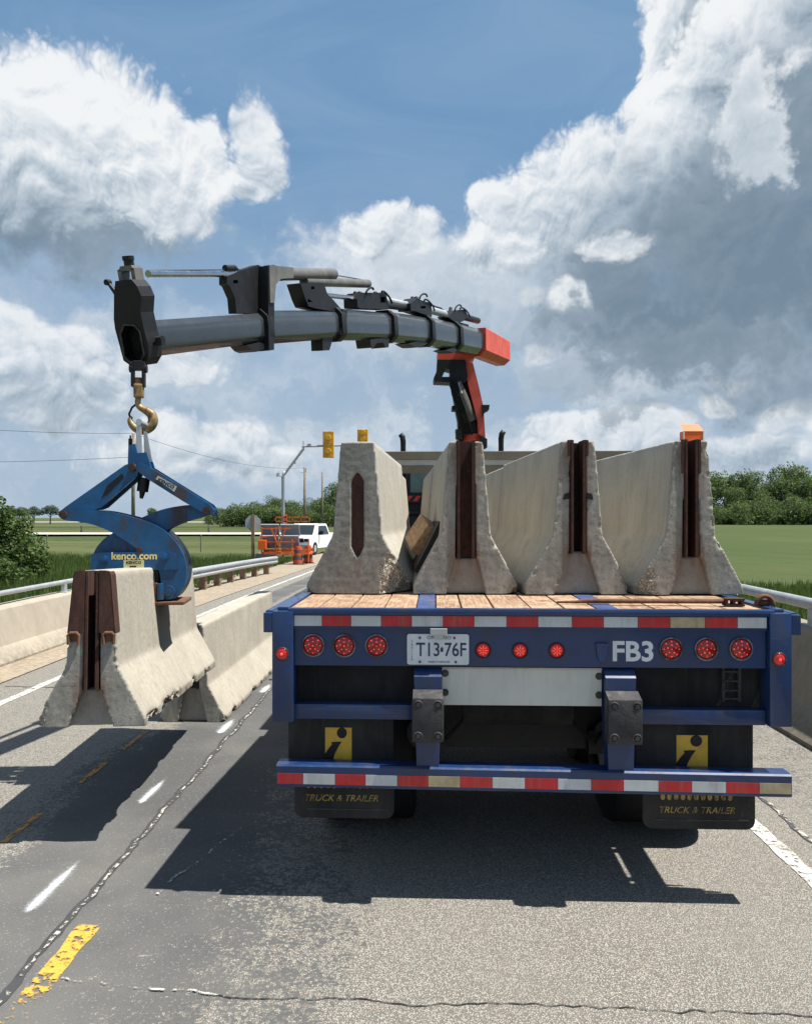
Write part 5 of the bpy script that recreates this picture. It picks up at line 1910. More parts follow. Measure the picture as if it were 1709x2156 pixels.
arm = arm_plate([(982, 762), (996, 764), (1008, 812), (1018, 856), (1022, 920), (1022, 942), (1009, 942), (1006, 888), (995, 846), (980, 785)], 15.55, 0.5, 'lower_arm', M['red'])
arm_plate([(948, 790), (984, 770), (1000, 845), (1008, 895), (1010, 925), (966, 930), (964, 885), (958, 855)], 15.75, 0.3, 'arm_web', M['black'], arm)
arm_plate([(921, 742), (942, 736), (994, 730), (1000, 752), (985, 764), (922, 760)], 15.5, 0.45, 'knuckle', M['red'], arm)
arm_plate([(921, 757), (980, 757), (985, 790), (980, 806), (914, 803), (913, 796), (920, 780)], 15.45, 0.42, 'link_plate', M['black'], arm,
          holes=[[(938, 775), (930, 793), (948, 793), (948, 778)]])
cbuild(MB().cyl(P(958, 806, 15.5), P(992, 885, 15.7), 0.13, seg=20), 'hydraulic_cylinder', M['cylinder'], arm, autosmooth=40)
mb = MB()
for k in range(3):
    mb.cyl(P(954 + k * 5, 805, 15.35), P(962 + k * 5, 828, 15.35), 0.022, seg=8)
cbuild(mb, 'hose', M['beam_light'], arm)
for k in range(4):
    hpts = [P(948 + k * 4, 800, 15.3), P(953 + k * 5, 830, 15.25), P(966 + k * 5, 868, 15.3), P(976 + k * 6, 915, 15.4)]
    cbuild(MB().tube(hpts, 0.022, 8), 'hose', M['tyre'], arm, smooth=True)
arm_plate([(952, 854), (966, 854), (966, 863), (952, 863)], 15.5, 0.3, 'pin', M['black'], arm)
arm_plate([(1014, 852), (1031, 852), (1030, 862), (1022, 866), (1016, 878)], 15.5, 0.3, 'pin', M['black'], arm)
arm_plate([(960, 903), (972, 905), (974, 925), (961, 922)], 15.5, 0.3, 'pin', M['black'], arm)
arm_plate([(1008, 914), (1026, 924), (1026, 942), (1012, 946)], 15.5, 0.3, 'pin', M['black'], arm)
cbuild(MB().cyl((1.35, 15.85, 0.9), (1.35, 15.85, 3.55), 0.26, 0.22, seg=24), 'column', M['red'], crane, autosmooth=40)
cbuild(MB().span((0.1, 15.5, 0.95), (2.1, 16.2, 1.25), 0.03), 'base', M['black'], crane)

# ================================================================== HOOK
hk = P(297, 885, 5.70)
HS = 1650 / 5.70
hook = empty('crane_hook', (hk.x, hk.y, hk.z), (0, 0, R(7)), 'worn gold lifting hook under the black head of the boom', 'hook')


def hp(px, py):
    return ((px - 297) / HS, (1090 - py) / HS - (1090 - 885) / HS)


def hx(px, py, y=0.0):
    a, b_ = hp(px, py)
    return (a, y, b_)


pts = [(292, 838), (291, 850), (296, 858), (307, 864), (318, 872), (322, 884), (318, 896), (308, 904), (297, 906), (286, 902), (278, 893), (275, 884), (279, 877)]
rad = [0.020, 0.021, 0.022, 0.028, 0.034, 0.036, 0.036, 0.034, 0.032, 0.028, 0.024, 0.018, 0.008]
from mathutils import geometry as _g
dense, drad = [], []
for k in range(len(pts) - 1):
    p_1 = pts[max(k - 1, 0)]
    p0, p1 = pts[k], pts[k + 1]
    p2 = pts[min(k + 2, len(pts) - 1)]
    for t in np.linspace(0, 1, 5)[:-1]:
        h = [0.5 * (2 * p0[i] + (p1[i] - p_1[i]) * t + (2 * p_1[i] - 5 * p0[i] + 4 * p1[i] - p2[i]) * t ** 2 + (-p_1[i] + 3 * p0[i] - 3 * p1[i] + p2[i]) * t ** 3) for i in (0, 1)]
        dense.append(h)
        drad.append(rad[k] * (1 - t) + rad[k + 1] * t)
dense.append(pts[-1])
drad.append(rad[-1])
MB().tube([hx(*p) for p in dense], 0.02, 14, drad).build('hook_body', M['gold'], hook, smooth=True)
mb = MB().tube([hx(289, 850), hx(279, 858), hx(273, 872), hx(277, 884)], 0.008, 8)
mb.build('safety_latch', M['black'], hook, smooth=True)
mb = MB()
mb.span(hx(283, 838, -0.03), hx(303, 808, 0.03), 0.012)
mb.build('swivel', M['gold'], hook)
mb = MB()
mb.span(hx(285, 811, -0.022), hx(300, 795, 0.022), 0.008)
mb.build('swivel_pin', M['rust_light'], hook)
mb = MB()
for s in (-1, 1):
    x = 292 + s * 11
    mb.span(hx(x - 3.2, 815, -0.028), hx(x + 3.2, 762, 0.028), 0.006)
    mb.cyl(hx(292 + s * 9, 776), hx(292 + s * 18, 776), 0.030, seg=14)
mb.span(hx(283, 780, -0.03), hx(301, 760, 0.03), 0.006)
mb.build('clevis', M['black'], hook)

# ================================================================== CLAMP
CS = 1650 / 5.62
cl = P(290, 1085, 5.62)
clamp = empty('barrier_clamp', (cl.x, cl.y, cl.z), (0, 0, R(7)), 'blue scissor clamp gripping the hanging concrete barrier', 'clamp')


def z2(zx, zy):
    """Point of the clamp read off an enlarged view, in clamp coordinates (x right, z up)."""
    px = (100 + zx / 1.348) / 1.9
    py = (1400 + zy / 1.348) / 1.9
    return ((px - 290) / CS, (1085 - py) / CS)


def smooth_poly(pts, n=4):
    out = []
    m_ = len(pts)
    for k in range(m_):
        p_1, p0, p1, p2 = pts[k - 1], pts[k], pts[(k + 1) % m_], pts[(k + 2) % m_]
        for t in np.linspace(0, 1, n + 1)[:-1]:
            out.append(tuple(0.5 * (2 * p0[i] + (p1[i] - p_1[i]) * t + (2 * p_1[i] - 5 * p0[i] + 4 * p1[i] - p2[i]) * t ** 2 + (-p_1[i] + 3 * p0[i] - 3 * p1[i] + p2[i]) * t ** 3) for i in (0, 1)))
    return out


def cplate(poly, y0, y1, name, mat, parent=clamp, smooth=False, bev=True):
    pts = [z2(*p) for p in poly]
    if smooth:
        pts = smooth_poly(pts)
    mb = MB().prism([(x, y0, z) for x, z in pts], (0, y1 - y0, 0))
    return mb.build(name, mat, parent)


JAW_R = [(230, 885), (255, 862), (330, 862), (440, 866), (520, 880), (620, 906), (700, 935), (770, 975), (830, 1040), (868, 1110), (880, 1180), (872, 1250), (845, 1305), (815, 1335),
         (775, 1330), (755, 1275), (742, 1200), (728, 1160), (690, 1115), (640, 1078), (560, 1020), (480, 972), (400, 940), (320, 925), (255, 915)]
JAW_L = [(1025, 872), (1000, 848), (900, 836), (800, 848), (720, 870), (640, 905), (560, 950), (470, 1000), (415, 1055), (388, 1115), (380, 1180), (390, 1260), (420, 1320), (455, 1330),
         (490, 1270), (520, 1190), (540, 1150), (590, 1110), (650, 1070), (720, 1010), (790, 960), (870, 925), (960, 900)]
jaw = cplate(JAW_R, -0.135, -0.105, 'jaw_arm', M['clampblue'], smooth=True)
JAW_R2 = [(x, y) for x, y in JAW_R]
cplate(JAW_R2, 0.105, 0.135, 'jaw_arm', M['clampblue'], smooth=True)
cplate(JAW_L, -0.075, -0.045, 'jaw_arm', M['clampblue'], smooth=True)
cplate(JAW_L, 0.045, 0.075, 'jaw_arm', M['clampblue'], smooth=True)
# web that joins the paired jaw plates along their outer edge
pts = smooth_poly([z2(*p) for p in JAW_R])
k0 = 4 * 7
mb = MB()
outer = pts[k0:4 * 13]
mb.loft([[(x, -0.104, z), (x, 0.104, z), (x - 0.02, 0.104, z - 0.006), (x - 0.02, -0.104, z - 0.006)] for x, z in outer])
mb.build('jaw_web', M['clampblue'], clamp)
# upper links, boxed: two plates and a web
UL = [(232, 870), (255, 850), (560, 625), (600, 612), (630, 640), (615, 690), (440, 850), (410, 862), (280, 868)]
UR = [(610, 640), (640, 612), (690, 636), (1000, 832), (1024, 862), (1020, 890), (985, 888), (870, 822), (680, 700), (640, 668)]
for (poly, ya, yb) in ((UL, -0.10, -0.075), (UL, 0.075, 0.10), (UR, -0.138, -0.108), (UR, 0.108, 0.138)):
    cplate(poly, ya, yb, 'upper_link', M['clampblue'])
cplate([(300, 830), (560, 640), (590, 650), (420, 800), (330, 850)], -0.074, 0.074, 'link_web', M['clampblue'])
cplate([(660, 650), (690, 645), (985, 838), (990, 858), (940, 848)], -0.107, 0.107, 'link_web', M['clampblue'])
# shade inside the open left link, drawn as a thin black plate
cplate([(470, 735), (545, 670), (555, 690), (470, 780), (440, 800)], -0.1035, -0.1002, 'link_gap_shade', M['black'])
# pivots
for (qx, qy, r_p) in ((255, 888, 0.052), (985, 868, 0.052), (602, 640, 0.05), (640, 1075, 0.04)):
    x, z = z2(qx, qy)
    MB().cyl((x, -0.152, z), (x, 0.152, z), r_p * 0.50, seg=20).build('pivot_pin', M['rust'], clamp, autosmooth=40)
# name plate area across the bottom
cplate([(395, 1095), (440, 1088), (790, 1085), (830, 1100), (835, 1180), (395, 1182)], -0.143, -0.1355, 'name_plate', M['clampblue'])
npl = bpy.data.objects['name_plate']


def CT(zx, zy, y, ang=0.0):
    x, z = z2(zx, zy)
    return Matrix.Translation((x, y, z)) @ Matrix.Rotation(R(90), 4, 'X') @ Matrix.Rotation(ang, 4, 'Z')


M['cream'] = mat_plain('cream_print', (0.78, 0.62, 0.22), 0.5, var=0.15, vscale=25)
M['cream_pale'] = mat_plain('pale_sticker', (0.50, 0.49, 0.24), 0.55, var=0.2, vscale=25)
MB().text('kenco.com', 0.072, CT(614, 1107, -0.1436), 0.0006, sx=0.98, bold=0.0016).build('lettering', M['cream'], npl)
cplate([(560, 1128), (664, 1128), (664, 1172), (560, 1172)], -0.1445, -0.1432, 'sticker', M['cream_pale'], npl)
MB().text('KENCO', 0.026, CT(612, 1141, -0.1452), 0.0005, sx=1.15, bold=0.0008).build('lettering', M['black'], npl)
x, z = z2(598, 1161)
MB().span((x - 0.01, -0.1455, z - 0.006), (x + 0.035, -0.1447, z + 0.004)).build('lettering', M['black'], npl)
# bolts on the name plate
for qx, qy in ((464, 1122), (767, 1112)):
    x, z = z2(qx, qy)
    mb = MB().cyl((x, -0.143, z), (x, -0.17, z), 0.024, seg=6).cyl((x, -0.143, z), (x, -0.150, z), 0.030, seg=18)
    mb.cyl((x, -0.17, z), (x, -0.18, z), 0.012, seg=12)
    mb.build('bolt', M['clampblue'], npl)
# KENCO sticker on the right link
ang = math.atan2(z2(840, 760)[1] - z2(720, 700)[1], z2(840, 760)[0] - z2(720, 700)[0])
cplate([(722, 700), (735, 682), (832, 740), (818, 768)], -0.1405, -0.1385, 'sticker', M['beam_light'])
stk = [o for o in COL.objects if o.name.startswith('sticker')][-1]
MB().text('KENCO', 0.036, CT(776, 724, -0.1412, ang), 0.0005, sx=1.0, bold=0.001).build('lettering', M['black'], stk)
# pads: steel backing, rubber block, blue bracket, timber ledge
for s, off in ((1, 0.0), (-1, 0.0)):
    cx = 0.0
    q = [z2(690, 1255), z2(720, 1255), z2(745, 1340), z2(690, 1345)]
    g_ = lambda pts: [(s * x if s > 0 else -x - 0.09, z) for x, z in pts]
    zt = z2(0, 1255)[1]
    zb = z2(0, 1345)[1]
    x0 = 0.152 if s > 0 else -0.088
    mb = MB().span((x0 - 0.012, -0.17, zb), (x0 + 0.012, 0.17, zt + 0.01), 0.003)
    mb.build('grip_plate', M['rust_light'], clamp)
    mb = MB().cyl((x0 + s * 0.035, -0.155, zb + 0.012), (x0 + s * 0.035, -0.155, zt + 0.004), 0.024, seg=16)
    mb.cyl((x0 + s * 0.035, 0.155, zb + 0.012), (x0 + s * 0.035, 0.155, zt + 0.004), 0.024, seg=16)
    mb.span((x0 + s * 0.012, -0.15, zb + 0.05), (x0 + s * 0.06, 0.15, zt - 0.03), 0.004)
    mb.build('pad_hinge', M['clampblue'], clamp, autosmooth=40)
    mb = MB().cyl((x0 + s * 0.085, -0.15, zb + 0.06), (x0 + s * 0.085, 0.15, zb + 0.06), 0.05, seg=20)
    mb.cyl((x0 + s * 0.085, -0.158, zb + 0.06), (x0 + s * 0.085, -0.15, zb + 0.06), 0.026, seg=14)
    mb.build('pad_pin', M['clampblue'], clamp, autosmooth=40)
    mb = MB().span((x0 - 0.02, -0.18, zb - 0.026), (x0 + s * 0.20, 0.18, zb - 0.002), 0.006)
    mb.build('pad_ledge', M['rust_light'], clamp)
    mb = MB().span((x0 - s * 0.004, -0.12, zt + 0.014), (x0 + s * 0.012, -0.09, zt + 0.11))
    mb.build('pad_strap', M['black'], clamp)
# bail and latch at the top
mb = MB()
for s, (pa, pb, pc, pd) in enumerate((((600, 600), (640, 600), (632, 400), (612, 390)), ((640, 600), (680, 600), (652, 440), (634, 430)))):
    yy = (-0.05, 0.03)[s]
    mb.prism([(z2(*p)[0], yy, z2(*p)[1]) for p in (pa, pb, pc, pd)], (0, 0.022, 0))
mb.cyl((*z2(622, 392)[:1], -0.05, z2(622, 392)[1]), (z2(640, 400)[0], 0.052, z2(640, 400)[1]), 0.024, seg=14)
mb.build('bail', M['galv'], clamp)
mb = MB()
for yy in (-0.07, 0.055):
    mb.prism([(z2(*p)[0], yy, z2(*p)[1]) for p in ((568, 640), (572, 520), (605, 510), (618, 560), (665, 555), (690, 635), (640, 660))], (0, 0.02, 0))
mb.build('top_bracket', M['clampblue'], clamp)
mb = MB().cyl((z2(574, 640)[0], -0.02, z2(574, 640)[1]), (z2(574, 480)[0], -0.02, z2(574, 480)[1]), 0.014, seg=10)
mb.cyl((z2(574, 480)[0], -0.02, z2(574, 480)[1]), (z2(574, 462)[0], -0.02, z2(574, 462)[1]), 0.006, seg=8)
mb.build('latch_rod', M['black'], clamp)
mb = MB().cyl((z2(648, 690)[0], -0.03, z2(648, 690)[1]), (z2(638, 765)[0], -0.03, z2(638, 765)[1]), 0.042, 0.04, seg=16)
mb.cyl((z2(638, 765)[0], -0.03, z2(638, 765)[1]), (z2(632, 802)[0], -0.03, z2(632, 802)[1]), 0.022, 0.012, seg=12)
mb.build('latch_weight', M['black'], clamp, autosmooth=40)

# ================================================================== SIGNAL TRAILER, BARRELS, PICKUP, SIGN
def gz(x, y):
    u, v = world_to_road(x, y)
    return road_z(v)


D = 37.0
sp = P(597, 1185, D)
zb = gz(sp.x, sp.y)
sig = empty('signal_trailer', (sp.x, sp.y, zb), (0, 0, 0), 'orange portable traffic signal trailer with solar panels and a tall cranked mast', 'traffic signal')
SS = FPX / D


def sl(px, py, dy=0.0):
    return ((px - 597) / SS, dy, CAMH + (1090 - py) / SS - zb)


mb = MB().tube([sl(597, 1172), sl(597, 1100), sl(596, 1000), sl(600, 992)], 0.075, 12)
mb.build('mast', M['mast'], sig, smooth=True)
mb = MB().tube([sl(598, 1000), sl(640, 944)], 0.06, 10)
mb.tube([sl(636, 940), sl(780, 936)], 0.05, 10)
mb.tube([sl(640, 944), sl(639, 928)], 0.025, 8)
mb.tube([sl(618, 970), sl(622, 976)], 0.04, 8)
mb.build('mast_arm', M['mast'], sig)
mb = MB().cyl(sl(589, 1003), sl(589, 996), 0.16, 0.12, seg=16)
mb.span(sl(648, 941, -0.08), sl(656, 934, 0.08), 0.02)
mb.build('beacon', M['mast'], sig)


def signal_head(px, py_t, py_b, w):
    mb = MB().span(sl(px - w, py_b, -0.13), sl(px + w, py_t, 0.10), 0.03)
    hd = mb.build('signal_head', M['amber'], sig)
    n = 2
    for k in range(n):
        zt_, zb_ = sl(0, py_t)[2], sl(0, py_b)[2]
        zc = zb_ + (zt_ - zb_) * (k + 0.5) / n
        xx = sl(px, 0)[0]
        MB().cyl((xx, -0.13, zc), (xx, -0.17, zc), 0.13, 0.12, seg=20).build('lens_cover', M['amber'], hd)
        mb = MB()
        mb.span((xx - 0.24, -0.145, zc - 0.28), (xx + 0.24, -0.135, zc - 0.25))
        mb.build('rib', M['amber'], hd)


signal_head(692, 908, 964, 11.5)
signal_head(764, 904, 932, 11)
# trailer bed
mb = MB()
for zq_ in (0.52, 0.62):
    mb.span((-0.85, -0.5, zq_), (1.35, -0.42, zq_ + 0.07))
    mb.span((-0.85, 0.42, zq_), (1.35, 0.5, zq_ + 0.07))
for x in (-0.85, -0.2, 0.55, 1.3):
    mb.span((x, -0.52, 0.5), (x + 0.07, 0.52, 0.60))
    mb.span((x, -1.12, 0.15), (x + 0.05, -1.06, 1.75 if x < 0.4 else 1.2))
    mb.span((x, -1.06, 0.5), (x + 0.05, -0.5, 0.57))
mb.span((-0.85, -1.14, 1.05), (0.7, -1.10, 1.10))
mb.span((-0.85, -1.14, 1.66), (0.5, -1.10, 1.71))
mb.span((-0.85, -1.14, 0.50), (1.35, -1.08, 0.62))
mb.box((0.05, -1.13, 1.1), (0.05, 0.05, 1.3), Matrix.Rotation(R(22), 3, 'Y'))
mb.box((-0.15, -1.13, 1.1), (0.05, 0.05, 1.3), Matrix.Rotation(R(-22), 3, 'Y'))
mb.span((0.10, -0.30, 0.6), (0.20, -0.20, 2.35))
mb.span((-0.35, -0.30, 2.18), (1.3, -0.25, 2.24))
mb.span((-0.35, -0.30, 1.98), (1.3, -0.25, 2.03))
for x in np.arange(-0.35, 1.3, 0.4):
    mb.span((x, -0.30, 1.98), (x + 0.04, -0.25, 2.24))
mb.build('frame', M['orange_dark'], sig)
MB().span((-0.98, -1.2, 0.72), (-0.62, -0.75, 1.16), 0.02).build('battery_box', M['orange'], sig)
mb = MB().cyl((-0.72, -0.60, 0.33), (-0.72, -0.40, 0.33), 0.30, seg=24)
mb.build('tyre', M['tyre'], sig)
for (x0, x1) in ((597, 634), (556, 592)):
    for (ya, yb) in ((1104, 1127), (1127, 1152)):
        tilt = Matrix.Rotation(R(28), 3, 'X')
        a_, b2 = sl(x0 if x0 != 556 else 556, yb), sl(x1, ya)
        cx, cz = (a_[0] + b2[0]) / 2, (a_[2] + b2[2]) / 2
        w, h = b2[0] - a_[0], b2[2] - a_[2]
        mb = MB().box((cx, -0.75 + (0.14 if ya == 1104 else 0), cz), (w, 0.035, h * 1.10), tilt)
        pn = mb.build('solar_panel', M['solar'], sig)
        mb = MB()
        for (qx, qz, sx_, sz_) in ((-w / 2, 0, 0.05, h * 1.12), (w / 2, 0, 0.05, h * 1.12), (0, h * 0.55, w, 0.05), (0, -h * 0.55, w, 0.05)):
            loc = tilt @ Vector((qx, -0.012, qz))
            mb.box((cx + loc.x, -0.75 + (0.14 if ya == 1104 else 0) + loc.y, cz + loc.z), (sx_, 0.06, sz_), tilt)
        mb.build('panel_frame', M['mast'], pn)

# barrels
def barrel(px, py, d, label):
    q = P(px, py, d)
    root = empty('construction_barrel', (q.x, q.y, gz(q.x, q.y) + 0.0), (0, 0, 0), label, 'barrel', 'barrels beside the signal trailer')
    H = 0.86
    prof = []
    bands = [(0.05, 0.245), (0.245, 0.41), (0.41, 0.55), (0.55, 0.68), (0.68, 0.79)]
    for k, (z0, z1) in enumerate(bands):
        r0 = 0.235 - 0.012 * k
        mb = MB().cyl((0, 0, z0), (0, 0, z1 - 0.012), r0, r0 - 0.008, seg=24)
        mb.cyl((0, 0, z1 - 0.012), (0, 0, z1), r0 - 0.016, r0 - 0.016, seg=24)
        mb.build('band', M['orange_barrel'] if k % 2 == 0 else M['barrel_pale'], root, autosmooth=40)
    MB().cyl((0, 0, 0), (0, 0, 0.05), 0.29, 0.27, seg=24).build('base_ring', M['tyre'], root)
    MB().cyl((0, 0, 0.79), (0, 0, H), 0.15, 0.14, seg=16).build('handle', M['orange_barrel'], root)
    return root


M['orange_barrel'] = mat_plain('barrel_orange', (0.42, 0.07, 0.025), 0.5, var=0.1)
M['barrel_pale'] = mat_plain('barrel_grey_band', (0.075, 0.055, 0.05), 0.5, var=0.15)
barrel(628, 1182, 36.0, 'dark orange construction barrel right beside the orange signal trailer')
barrel(649, 1178, 37.6, 'dark orange construction barrel in front of the white pickup')

# pickup facing us
pd = 49.0
q = P(660, 1170, pd)
pk = empty('pickup_truck', (q.x - 0.35, q.y + 1.0, gz(q.x, q.y)), (0, 0, R(-14)), 'white pickup truck facing the camera behind the orange barrels', 'pickup')
body = [(-2.55, 0.45), (-2.62, 0.62), (-2.60, 0.98), (-2.50, 1.10), (-1.45, 1.20), (-0.75, 1.86), (-0.55, 1.93), (0.75, 1.93), (0.95, 1.85), (1.05, 1.22), (2.9, 1.20), (2.95, 0.55), (2.4, 0.42), (-1.0, 0.42)]
mb = MB()
rings = []
for x, ins in ((-0.98, 0.10), (-0.96, 0.0), (0.96, 0.0), (0.98, 0.10)):
    rings.append([(x * (0.82 if z > 1.5 else 1.0), y, z) for y, z in body])
mb.loft(rings)
mb.build('body', M['white'], pk)
mb = MB().prism([(-0.74, -1.40, 1.235), (0.74, -1.40, 1.235), (0.66, -0.80, 1.83), (-0.66, -0.80, 1.83)], (0, -0.02, 0.02))
mb.build('windscreen', M['glass'], pk)
for s in (-1, 1):
    mb = MB().prism([(s * 0.985, -1.15, 1.26), (s * 0.985, 0.85, 1.26), (s * 0.83, 0.70, 1.80), (s * 0.83, -0.62, 1.80)], (s * 0.012, 0, 0))
    mb.build('side_window', M['glass'], pk)
    MB().span((s * 0.66, -2.66, 0.84), (s * 0.96, -2.56, 1.04), 0.02).build('headlight', M['glass'], pk)
    MB().span((s * 1.0, -0.95, 1.24), (s * 1.24, -0.82, 1.48), 0.02).build('wing_mirror', M['tyre'], pk)
    for y in (-1.65, 1.85):
        w_ = MB().cyl((s * 0.74, y, 0.40), (s * 1.0, y, 0.40), 0.40, seg=24).build('wheel', M['tyre'], pk)
        MB().cyl((s * 0.9, y, 0.40), (s * 1.01, y, 0.40), 0.22, seg=16).build('rim', M['galv'], w_)
MB().span((-0.62, -2.65, 0.80), (0.62, -2.58, 1.06), 0.02).build('grille', M['black'], pk)
MB().span((-0.98, -2.74, 0.46), (0.98, -2.58, 0.70), 0.03).build('bumper', M['galv'], pk)

# octagonal sign seen from behind
sd = 36.0
q = P(533, 1170, sd)
sg = empty('road_sign', (q.x, q.y, gz(q.x, q.y) - 0.1), (0, 0, R(6)), 'back of an octagonal road sign on a timber post', 'sign')
k = FPX / sd
zc = CAMH + (1090 - 1101) / k - sg.location.z
MB().span((-0.075, -0.09, -0.4), (0.075, 0.05, CAMH + (1090 - 1084) / k - sg.location.z), 0.01).build('post', M['wood_post'], sg)
MB().prism([(0.38 * math.cos(R(22.5 + 45 * i)), 0.055, zc + 0.38 * math.sin(R(22.5 + 45 * i))) for i in range(8)], (0, 0.006, 0)).build('sign_plate', M['galv'], sg)
# grey end block by the guide rail
q = P(556, 1168, 35.5)
eb = MB().span((-0.5, -0.4, 0), (0.45, 0.4, 0.55), 0.06).build('rail_end_drum', M['mast'])
eb.location = (q.x - 0.05, q.y + 1.2, gz(q.x, q.y) - 0.05)
tag(eb, 'low grey block at the far end of the steel guide rail', 'block')

# utility poles and wires
def utility_pole(px, py_top, d, r, label, arm=False):
    top = P(px, py_top, d)
    root = empty('utility_pole', (top.x, top.y, -0.4), (0, 0, 0), label, 'utility pole', 'utility poles beyond the bridge')
    h = top.z + 0.4
    MB().cyl((0, 0, 0), (0, 0, h), r, r * 0.72, seg=12).build('shaft', M['pole_wood'], root, smooth=True)
    if arm:
        mb = MB().cyl((0, 0, h - 0.7), (-0.9, 0, h - 0.45), 0.03, seg=8)
        mb.cyl((-0.12, 0, h - 0.1), (-0.12, 0, h + 0.1), 0.05, seg=8)
        mb.cyl((0.12, 0, h - 0.5), (0.12, 0, h - 0.1), 0.12, seg=10)
        mb.build('fitting', M['mast'], root)
    return root, top


p1_, t1 = utility_pole(281, 912, 60, 0.16, 'tall utility pole seen through the blue scissor clamp')
p2_, t2 = utility_pole(642, 985, 100, 0.20, 'thicker utility pole with a side fitting left of the loaded barriers', True)
p3_, t3 = utility_pole(679, 994, 105, 0.16, 'plain thin utility pole closest to the loaded barriers')
wire_root = empty('overhead_wires', (t1.x, t1.y, t1.z), (0, 0, 0), 'thin overhead wires running left from the pole behind the clamp', 'wires')
M['wire'] = mat_plain('wire', (0.06, 0.065, 0.07), 0.6)


def wire(a, b_, sag):
    pts = []
    for t in np.linspace(0, 1, 24):
        p = a.lerp(b_, t)
        p.z -= sag * 4 * t * (1 - t)
        pts.append(p - t1)
    MB().tube(pts, 0.016, 5).build('wire', M['wire'], wire_root)


wire(t1, P(-500, 850, 56), 0.6)
wire(P(281, 962, 60), P(-500, 962, 58), 0.4)
wire(t1, t2, 0.9)

# post and cable rail along the far cross road
cab = empty('cable_rail', (0, 94.5, 0), (0, 0, 0), 'low dark cable rail on posts along the pale cross road', 'guide rail')
mb = MB()
for z in (0.62, 0.74):
    mb.span((-80, -0.03, z - 0.02), (14, 0.03, z + 0.03))
mb.build('cable', M['pole_wood'], cab)
x = -78
while x < 14:
    MB().span((x - 0.10, -0.10, -0.2), (x + 0.10, 0.10, 0.92)).build('post', M['pole_wood'], cab)
    x += 7.3 + random.random()
# wire field fence on the left meadow
fen = empty('field_fence', (0, 52, 0), (0, 0, 0), 'thin wire fence on slim posts in the left meadow', 'fence')
x = -34
mb_w = MB()
while x < -9:
    MB().cyl((x, 0, -0.4), (x, 0, 0.75), 0.045, seg=8).build('post', M['pole_wood'], fen)
    x += 5.1
for z in (0.15, 0.62):
    mb_w.span((-34, -0.006, z), (-9.5, 0.006, z + 0.012))
mb_w.build('wire', M['galv'], fen)

# ================================================================== VEGETATION
def leaf_cloud(centers, n, size, seed, squash=0.8):
    """Leaf-sized quads scattered through lobes (x, y, z, r); tone follows clump noise."""
    rng = np.random.RandomState(seed)
    c = np.array(centers)
    wts = c[:, 3] ** 2
    idx = rng.choice(len(c), n, p=wts / wts.sum())
    d = rng.normal(size=(n, 3))
    d /= np.linalg.norm(d, axis=1)[:, None]
    rad = (0.55 + 0.5 * rng.rand(n) ** 0.6)
    pos = c[idx, :3] + d * (c[idx, 3] * rad)[:, None] * np.array((1, 1, squash))
    # ragged outline: push by low frequency noise
    nz = np.array([noise.noise((p[0] * 2.2 / c[:, 3].mean(), p[1] * 2.2 / c[:, 3].mean(), p[2] * 2.2 / c[:, 3].mean() + seed)) for p in pos])
    pos += d * (nz * 0.30 * c[idx, 3])[:, None]
    keep = nz > -0.42
    pos, d, nz = pos[keep], d[keep], nz[keep]
    n = len(pos)
    a = rng.normal(size=(n, 3)) + d * 0.7 + np.array((0, 0, 0.7))
    a /= np.linalg.norm(a, axis=1)[:, None]
    t = np.cross(a, rng.normal(size=(n, 3)))
    t /= np.linalg.norm(t, axis=1)[:, None]
    b_ = np.cross(a, t)
    s = size * (0.6 + 0.8 * rng.rand(n))
    V = np.empty((n, 4, 3))
    V[:, 0] = pos - t * s[:, None]
    V[:, 1] = pos - b_ * (s * 0.5)[:, None]
    V[:, 2] = pos + t * s[:, None]
    V[:, 3] = pos + b_ * (s * 0.5)[:, None]
    tone = np.clip(0.45 + 0.9 * nz + 0.25 * rng.normal(size=n), 0, 1)
    F = np.arange(n * 4).reshape(n, 4)
    A = np.repeat(tone, 4)
    attr = np.stack([A, A, A, np.ones_like(A)], 1)
    return V.reshape(-1, 3), F, attr


def make_tree(name, h, lobes, n, size, seed, label, cat, group, leafmat, trunk_r=0.18, trunk_h=None, squash=0.85):
    root = empty(name, (0, 0, 0), (0, 0, 0), label, cat, group)
    V, F, A = leaf_cloud(lobes, n, size, seed, squash)
    mesh_arrays('crown', V, F, leafmat, root, A)
    rng = random.Random(seed)
    mb = MB()
    th = trunk_h or h * 0.55
    mb.tube([(0, 0, -0.4), (0.02 * h, 0, th * 0.5), (0, 0.01 * h, th)], trunk_r, 8, [trunk_r, trunk_r * 0.8, trunk_r * 0.4])
    for k in range(min(6, len(lobes))):
        c = lobes[k]
        mb.tube([(0, 0, th * (0.35 + 0.09 * k)), (c[0] * 0.5, c[1] * 0.5, (th * 0.5 + c[2]) / 2), (c[0] * 0.9, c[1] * 0.9, c[2])], trunk_r * 0.3, 6, [trunk_r * 0.4, trunk_r * 0.25, trunk_r * 0.08])
    mb.build('trunk', M['bark'], root)
    return root


def lobes_for(h, w, n, seed, low=0.25):
    rng = random.Random(seed)
    out = []
    for k in range(n):
        z = h * (low + (0.92 - low) * rng.random())
        f = math.sin(math.pi * min(1, max(0.12, (z / h - low * 0.6) / (1.05 - low * 0.6)))) ** 0.7
        ang = rng.random() * 6.283
        rr = w * 0.5 * f * rng.random() ** 0.5
        out.append((rr * math.cos(ang), rr * math.sin(ang), z, w * (0.16 + 0.12 * rng.random())))
    return out


# near bush on the left
def put(root, x, y, z=None, rz=0.0, s=1.0):
    root.location = (x, y, ground_z(x, y) if z is None else z)
    root.rotation_euler.z = rz
    root.scale = (s, s, s)


